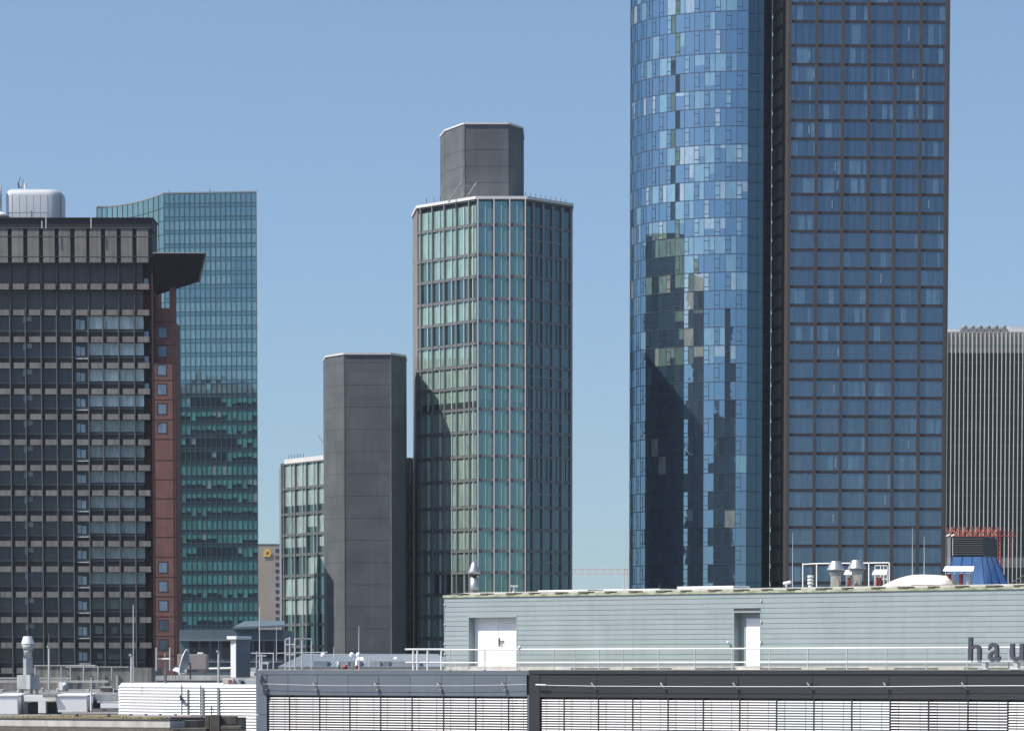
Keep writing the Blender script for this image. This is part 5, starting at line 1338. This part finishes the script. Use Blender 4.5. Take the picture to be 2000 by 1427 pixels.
    m = MB(); m.abox(X(-40, 288), X(238, 288), 287.6, 289, Z(1358, 288), Z(1351.5, 288)); m.build('kerb', M['concl'], t)
    m = MB(); m.abox(X(302, 300), X(500, 300), 300, 320, Z(1345, 300), Z(1328, 300)); m.build('low_wall', M['roofg'], t)
    m = MB(); m.abox(X(303, 300), X(500, 300), 299.8, 320.2, Z(1328, 300), Z(1319, 300)); m.build('low_wall_cap', M['concl'], t)
    random.seed(12)
    for k in range(16):
        px = random.choice((20, 60, 95, 130, 150, 175, 205, 225, 160, 140, 85, 5, 35, 110, 190, 215)) + random.uniform(-4, 4)
        Yk = random.uniform(293, 306); h = random.uniform(4, 9); r_ = random.uniform(2, 5); m = MB(); b = P(px, 1350, Yk)
        m.lathe(b.x, b.y, [(r_ / F * Yk, Z(1352, Yk)), (r_ / F * Yk, Z(1352 - h, Yk)), (r_ * .5 / F * Yk, Z(1351 - h, Yk))], 12); m.build('stub_vent', M['zinc' if k % 2 else 'concl'], t)
    t = thing('drum_vent', 'white drum-shaped vent on the service roof left of the louvred housing', 'vent', P(125, 1350, 292))
    b = P(124, 1340, 292); m = MB(); m.lathe(b.x, b.y, [(9.5 / F * 292, Z(1349, 292)), (9.5 / F * 292, Z(1331, 292))], 20); m.build('drum', M['zinc'], t, True)
    m = MB(); m.abox(X(115, 291), X(122, 291), 290.6, 291, Z(1347, 291), Z(1331, 291)); m.build('face_plate', M['white'], t)
    m = MB(); b2 = P(126, 1335, 290.5); m.lathe(b2.x, b2.y, [(.12, b2.z - .1), (.14, b2.z), (.05, b2.z + .1)], 10); m.build('knob', M['white'], t)
    t = thing('flat_skylight', 'beige flat skylight box on the service roof', 'skylight', P(208, 1350, 292)); m = MB(); m.pbox(194, 214, 1341, 1351, 292, 2); m.build('box', M['tan'], t); m = MB(); m.pbox(193, 218, 1340, 1342.5, 291.8, 2.4); m.build('lid', M['concl'], t)
    # exhaust unit with mushroom head
    Ye = 252
    t = thing('exhaust_unit', 'square galvanised exhaust duct with flared head rising from a steel box, far left', 'exhaust', P(54, 1356, Ye))
    m = MB(); m.hexa([P(33, 1344, Ye), P(59, 1345, Ye - 1), P(77, 1344, Ye), P(52, 1343, Ye + 1.2), P(33, 1317.5, Ye), P(59, 1317, Ye - 1), P(77, 1317.5, Ye), P(52, 1317, Ye + 1.2)]); m.build('box', M['zinc'], t)
    m = MB(); m.hexa([P(45, 1317, Ye), P(51, 1317, Ye - .25), P(64, 1316, Ye), P(57, 1316, Ye + .5), P(45, 1283, Ye), P(51, 1283, Ye - .25), P(64, 1283, Ye), P(57, 1283, Ye + .5)]); m.build('duct', M['zinc'], t)
    b = P(54.5, 1280, Ye); rr = lambda q: q / F * Ye
    m = MB(); m.lathe(b.x, b.y, [(rr(8.5), Z(1284, Ye)), (rr(8.2), Z(1272, Ye)), (rr(9), Z(1270, Ye))], 20); m.build('neck', M['zinc'], t, True)
    m = MB(); m.lathe(b.x, b.y, [(rr(8.5), Z(1270.5, Ye)), (rr(12), Z(1257, Ye))], 20); m.build('lower_cone', M['zinc'], t, True)
    m = MB(); m.lathe(b.x, b.y, [(rr(12.5), Z(1257, Ye)), (rr(12.5), Z(1255.5, Ye)), (rr(8.8), Z(1243, Ye)), (rr(8.0), Z(1242, Ye))], 20); m.build('head_cone', M['offwhite'], t)
    m = MB(); m.abox(X(60, Ye), X(70, Ye), Ye - .05, Ye + .05, Z(1274, Ye), Z(1271, Ye)); m.build('bracket', M['graydk'], t)
    for k, px in enumerate((43, 61, 72)):
        m = MB(); m.bar(P(px, 1354, Ye), P(px, 1344, Ye), .1, 8); m.build('leg', M['zinc'], t)
    # masts
    for px, y0, y1, Yk, r_, nm, lab in ((95.5, 1350, 1262, 252, .06, 'mast', 'pale mast right of the exhaust unit'), (97, 1262, 1222, 252.1, .02, None, None), (257, 1334, 1278, 232, .07, 'mast', 'thick galvanised mast behind the left end of the louvred housing'),
                                    (427, 1334, 1271, 232, .065, 'mast', 'galvanised mast with a knob behind the louvred housing'), (260.5, 1333, 1180, 240, .03, 'aerial', 'tall whip aerial beside the thick galvanised mast'), (425, 1272, 1246, 232, .02, None, None),
                                    (511, 1313, 1277, 232, .05, 'mast', 'short mast with crossbar beside the blue grey corner'), (178.5, 1345, 1322, 300, .05, 'mast', 'short thin mast on the service roof, left'), (229, 1345, 1318, 300, .05, 'mast', 'short thin mast on the service roof, right')):
        if nm is None:
            prev = m
            continue
        t = thing(nm, lab, nm, P(px, y0, Yk)); m = MB(); m.bar(P(px, y0, Yk), P(px, y1, Yk), r_, 8); m.build('pole', M['rail'], t)
        if r_ > .055:
            m = MB(); m.bar(P(px - 1, y1 + 2, Yk), P(px - 1, y1 - 1.5, Yk), r_ * 1.7, 8); m.build('top_clamp', M['zinc'], t)
            if px < 100 or px > 400: m = MB(); m.bar(P(px, y1, Yk), P(px, y1 - 25, Yk), .018, 6); m.build('tip', M['mull'], t)
        if px == 511:
            m = MB(); m.bar(P(490, 1275, Yk), P(535, 1275, Yk), .035, 6); m.bar(P(500, 1280, Yk), P(520, 1280, Yk), .03, 6); m.bar(P(534, 1275, Yk), P(534, 1306, Yk), .035, 6); m.bar(P(501, 1312, Yk), P(501, 1271, Yk), .035, 6); m.build('crossbar', M['rail'], t)
    t = thing('h_antenna', 'H-shaped antenna of two uprights on a crossbar above the louvred housing', 'antenna', P(323, 1334, 230))
    m = MB(); m.bar(P(323, 1334, 230), P(323, 1283, 230), .085, 8, .07); m.bar(P(322.5, 1281, 230), P(322.5, 1275, 230), .05, 8); m.build('pole', M['zinc'], t)
    m = MB(); m.bar(P(308, 1286.3, 229.9), P(334, 1286.3, 229.9), .05, 8); m.build('crossbar', M['railw'], t)
    for px in (305.5, 332): m = MB(); m.bar(P(px, 1309, 229.8), P(px, 1264, 229.8), .045, 8); m.build('element', M['rail'], t)
    # dish, seen from the side
    Yd = 240
    t = thing('satellite_dish', 'large grey satellite dish with white rim, seen edge-on, before the taupe tank', 'satellite dish', P(366, 1325, Yd))
    c = P(366, 1294, Yd); ax = Vector((-.93, .12, .28)).normalized(); e1 = ax.cross(Vector((0, 1, 0))).normalized(); e2 = ax.cross(e1)
    Rr = .76; m = MB(); rings = 7; ns = 28
    for i in range(rings + 1):
        q = i / rings
        for k in range(ns):
            a = 2 * math.pi * k / ns; m.v.append(c + ax * (.34 * q * q - .1) + (e1 * math.cos(a) + e2 * math.sin(a)) * Rr * max(q, .001))
    for i in range(rings):
        for k in range(ns):
            l = (k + 1) % ns; m.f.append((i * ns + k, i * ns + l, (i + 1) * ns + l, (i + 1) * ns + k)); m.c.append(None)
    m.build('reflector', M['bluegrey'], t, True)
    m = MB()
    for k in range(ns):
        a = 2 * math.pi * k / ns; a2 = 2 * math.pi * (k + 1) / ns; g0 = c + ax * .24
        m.bar(g0 + (e1 * math.cos(a) + e2 * math.sin(a)) * Rr, g0 + (e1 * math.cos(a2) + e2 * math.sin(a2)) * Rr, .03, 6)
    m.build('rim', M['white'], t)
    m = MB(); m.bar(P(372, 1326, Yd), P(372, 1295, Yd), .045, 8); m.bar(P(367, 1294, Yd), P(373, 1296, Yd), .06, 8); m.build('mount', M['graydk'], t)
    t = thing('flat_panel_antenna', 'small white tilted flat panel left of the satellite dish', 'antenna', P(345, 1326, Yd))
    a, b = P(337, 1309, Yd), P(358.5, 1315.5, Yd); m = MB(); up = Vector((0, 0, .07)); bk = Vector((.1, 1.0, .15)); m.hexa([a, b, b + bk, a + bk, a + up, b + up, b + bk + up, a + bk + up]); m.build('panel', M['white'], t)
    m = MB(); m.bar(P(337, 1324, Yd + .3), P(339, 1311, Yd + .3), .025, 6); m.bar(P(343, 1326, Yd + .3), P(343.5, 1313, Yd + .3), .025, 6); m.build('leg', M['graydk'], t)
    # taupe tank
    Yt = 300
    t = thing('taupe_tank', 'taupe rectangular tank with funnel underside and white lid behind the satellite dish', 'tank', P(375, 1318, Yt))
    m = MB(); m.pbox(346, 403, 1277, 1307, Yt, 2); m.build('body', M['tan'], t, bevel=.05)
    m = MB(); a, b = P(384, 1307, Yt + .1), P(403, 1307, Yt + .1); c_, d_ = P(397, 1315, Yt + .1), P(391, 1315, Yt + .1); bk = Vector((0, 1.5, 0)); m.hexa([d_, c_, c_ + bk, d_ + bk, a, b, b + bk, a + bk]); m.pbox(346, 365, 1307, 1316, Yt, 1.5); m.build('funnel', M['tan'], t)
    m = MB(); m.pbox(385, 396, 1273.5, 1277, Yt, 1); m.build('lid', M['white'], t, bevel=.04)
    # grey pylon
    Yp_ = 262
    t = thing('grey_pylon', 'blue grey square chimney with sunlight painted on its left side and a flat cap near the blue grey corner', 'chimney', P(472, 1322, Yp_))
    m = MB(); m.hexa([P(451, 1322, Yp_), P(461, 1322, Yp_ - .6), P(489, 1322, Yp_), P(478, 1322, Yp_ + .9), P(451, 1248, Yp_), P(461, 1248, Yp_ - .6), P(489, 1248, Yp_), P(478, 1248, Yp_ + .9)]); m.build('shaft', M['bluegrey'], t)
    m = MB(); m.hexa([P(450.5, 1322, Yp_ - .02), P(460.8, 1322, Yp_ - .65), P(461, 1322, Yp_ - .6), P(451, 1322, Yp_), P(450.5, 1247, Yp_ - .02), P(460.8, 1247, Yp_ - .65), P(461, 1247, Yp_ - .6), P(451, 1247, Yp_)]); m.build('sunlit_side_sheet', M['offwhite'], t)  # offwhite sheet over the left face, sunlight put into its colour
    m = MB(); a = P(443, 1247.5, Yp_ - .2); b = P(461.5, 1247.5, Yp_ - 1); c_ = P(491, 1244.5, Yp_); d_ = P(470, 1244, Yp_ + 1.2); up = Vector((0, 0, .2)); m.hexa([a, b, Vector((c_.x, c_.y, a.z)), Vector((d_.x, d_.y, a.z)), a + up, b + up, Vector((c_.x, c_.y, a.z + .2)), Vector((d_.x, d_.y, a.z + .2))]); m.build('cap', M['offwhite'], t)
    t = thing('pale_rail', 'thick pale horizontal pipe running to the blue grey chimney', 'pipe', P(430, 1306, 258)); m = MB(); m.bar(P(408, 1305.5, 258), P(451, 1304.5, 258), .08, 8); m.build('pipe', M['cream'], t); m = MB(); m.bar(P(434, 1309, 258), P(434, 1305.5, 258), .06, 6); m.build('support', M['mull'], t)
    # small crates by the corner
    t = thing('junction_box', 'pale crate with a small red mark behind the louvred housing', 'box', P(445, 1334, 232))
    m = MB(); m.pbox(434, 456, 1324, 1336, 232, 1.2); m.build('body', M['cream'], t, bevel=.02); m = MB(); m.pbox(445, 452, 1327, 1333, 231.96, .05); m.build('mark', M['orange'], t)
    t = thing('pale_casing', 'long pale casing right of the crate with the red mark', 'box', P(478, 1334, 232.5)); m = MB(); m.pbox(457, 502, 1326, 1336, 232.5, 1.2); m.build('body', M['offwhite'], t, bevel=.02); m = MB(); q = P(474, 1332, 232.4); m.bar(q, q + Vector((0, .1, 0)), .1, 12); m.build('port', M['graydk'], t)
    t = thing('floodlight', 'small white floodlight at the top corner of the blue grey pier', 'lamp', P(494, 1319, 231)); m = MB(); m.pbox(489, 500, 1303, 1309, 231, .4); m.build('bracket', M['concl'], t, bevel=.01); m = MB(); m.hexa([P(489, 1319, 230.8), P(495, 1318, 230.8), P(495, 1318, 231.2), P(489, 1319, 231.2), P(489, 1310, 230.8), P(500, 1310, 230.8), P(500, 1310, 231.2), P(489, 1310, 231.2)]); m.build('lamp_head', M['white'], t)
    t = thing('small_cradle', 'small grey trestle beside the whip aerial at the blue grey corner', 'trestle', P(516, 1308, 236)); m = MB()
    for a in (510, 523): m.bar(P(a, 1308, 236), P(a, 1294, 236), .04, 6)
    m.build('leg', M['rail'], t); m = MB(); m.pbox(509, 524, 1292, 1296, 236, .8); m.build('top', M['offwhite'], t)
lower_left()

# ------------------------------------------------------------------ haze
m = MB(); m.abox(-900, 900, -300, 1620, -4, 262)
hz = m.build('haze', M['ground']); hz['kind'] = 'stuff'
hm = bpy.data.materials.new('haze'); hm.use_nodes = True; N = hm.node_tree.nodes
for n_ in list(N):
    if n_.type != 'OUTPUT_MATERIAL': N.remove(n_)
pv = N.new('ShaderNodeVolumePrincipled'); pv.inputs['Color'].default_value = (.80, .90, 1.0, 1); pv.inputs['Density'].default_value = HAZE; pv.inputs['Anisotropy'].default_value = .3
hm.node_tree.links.new(pv.outputs[0], N['Material Output'].inputs['Volume'])
hz.data.materials.clear(); hz.data.materials.append(hm)
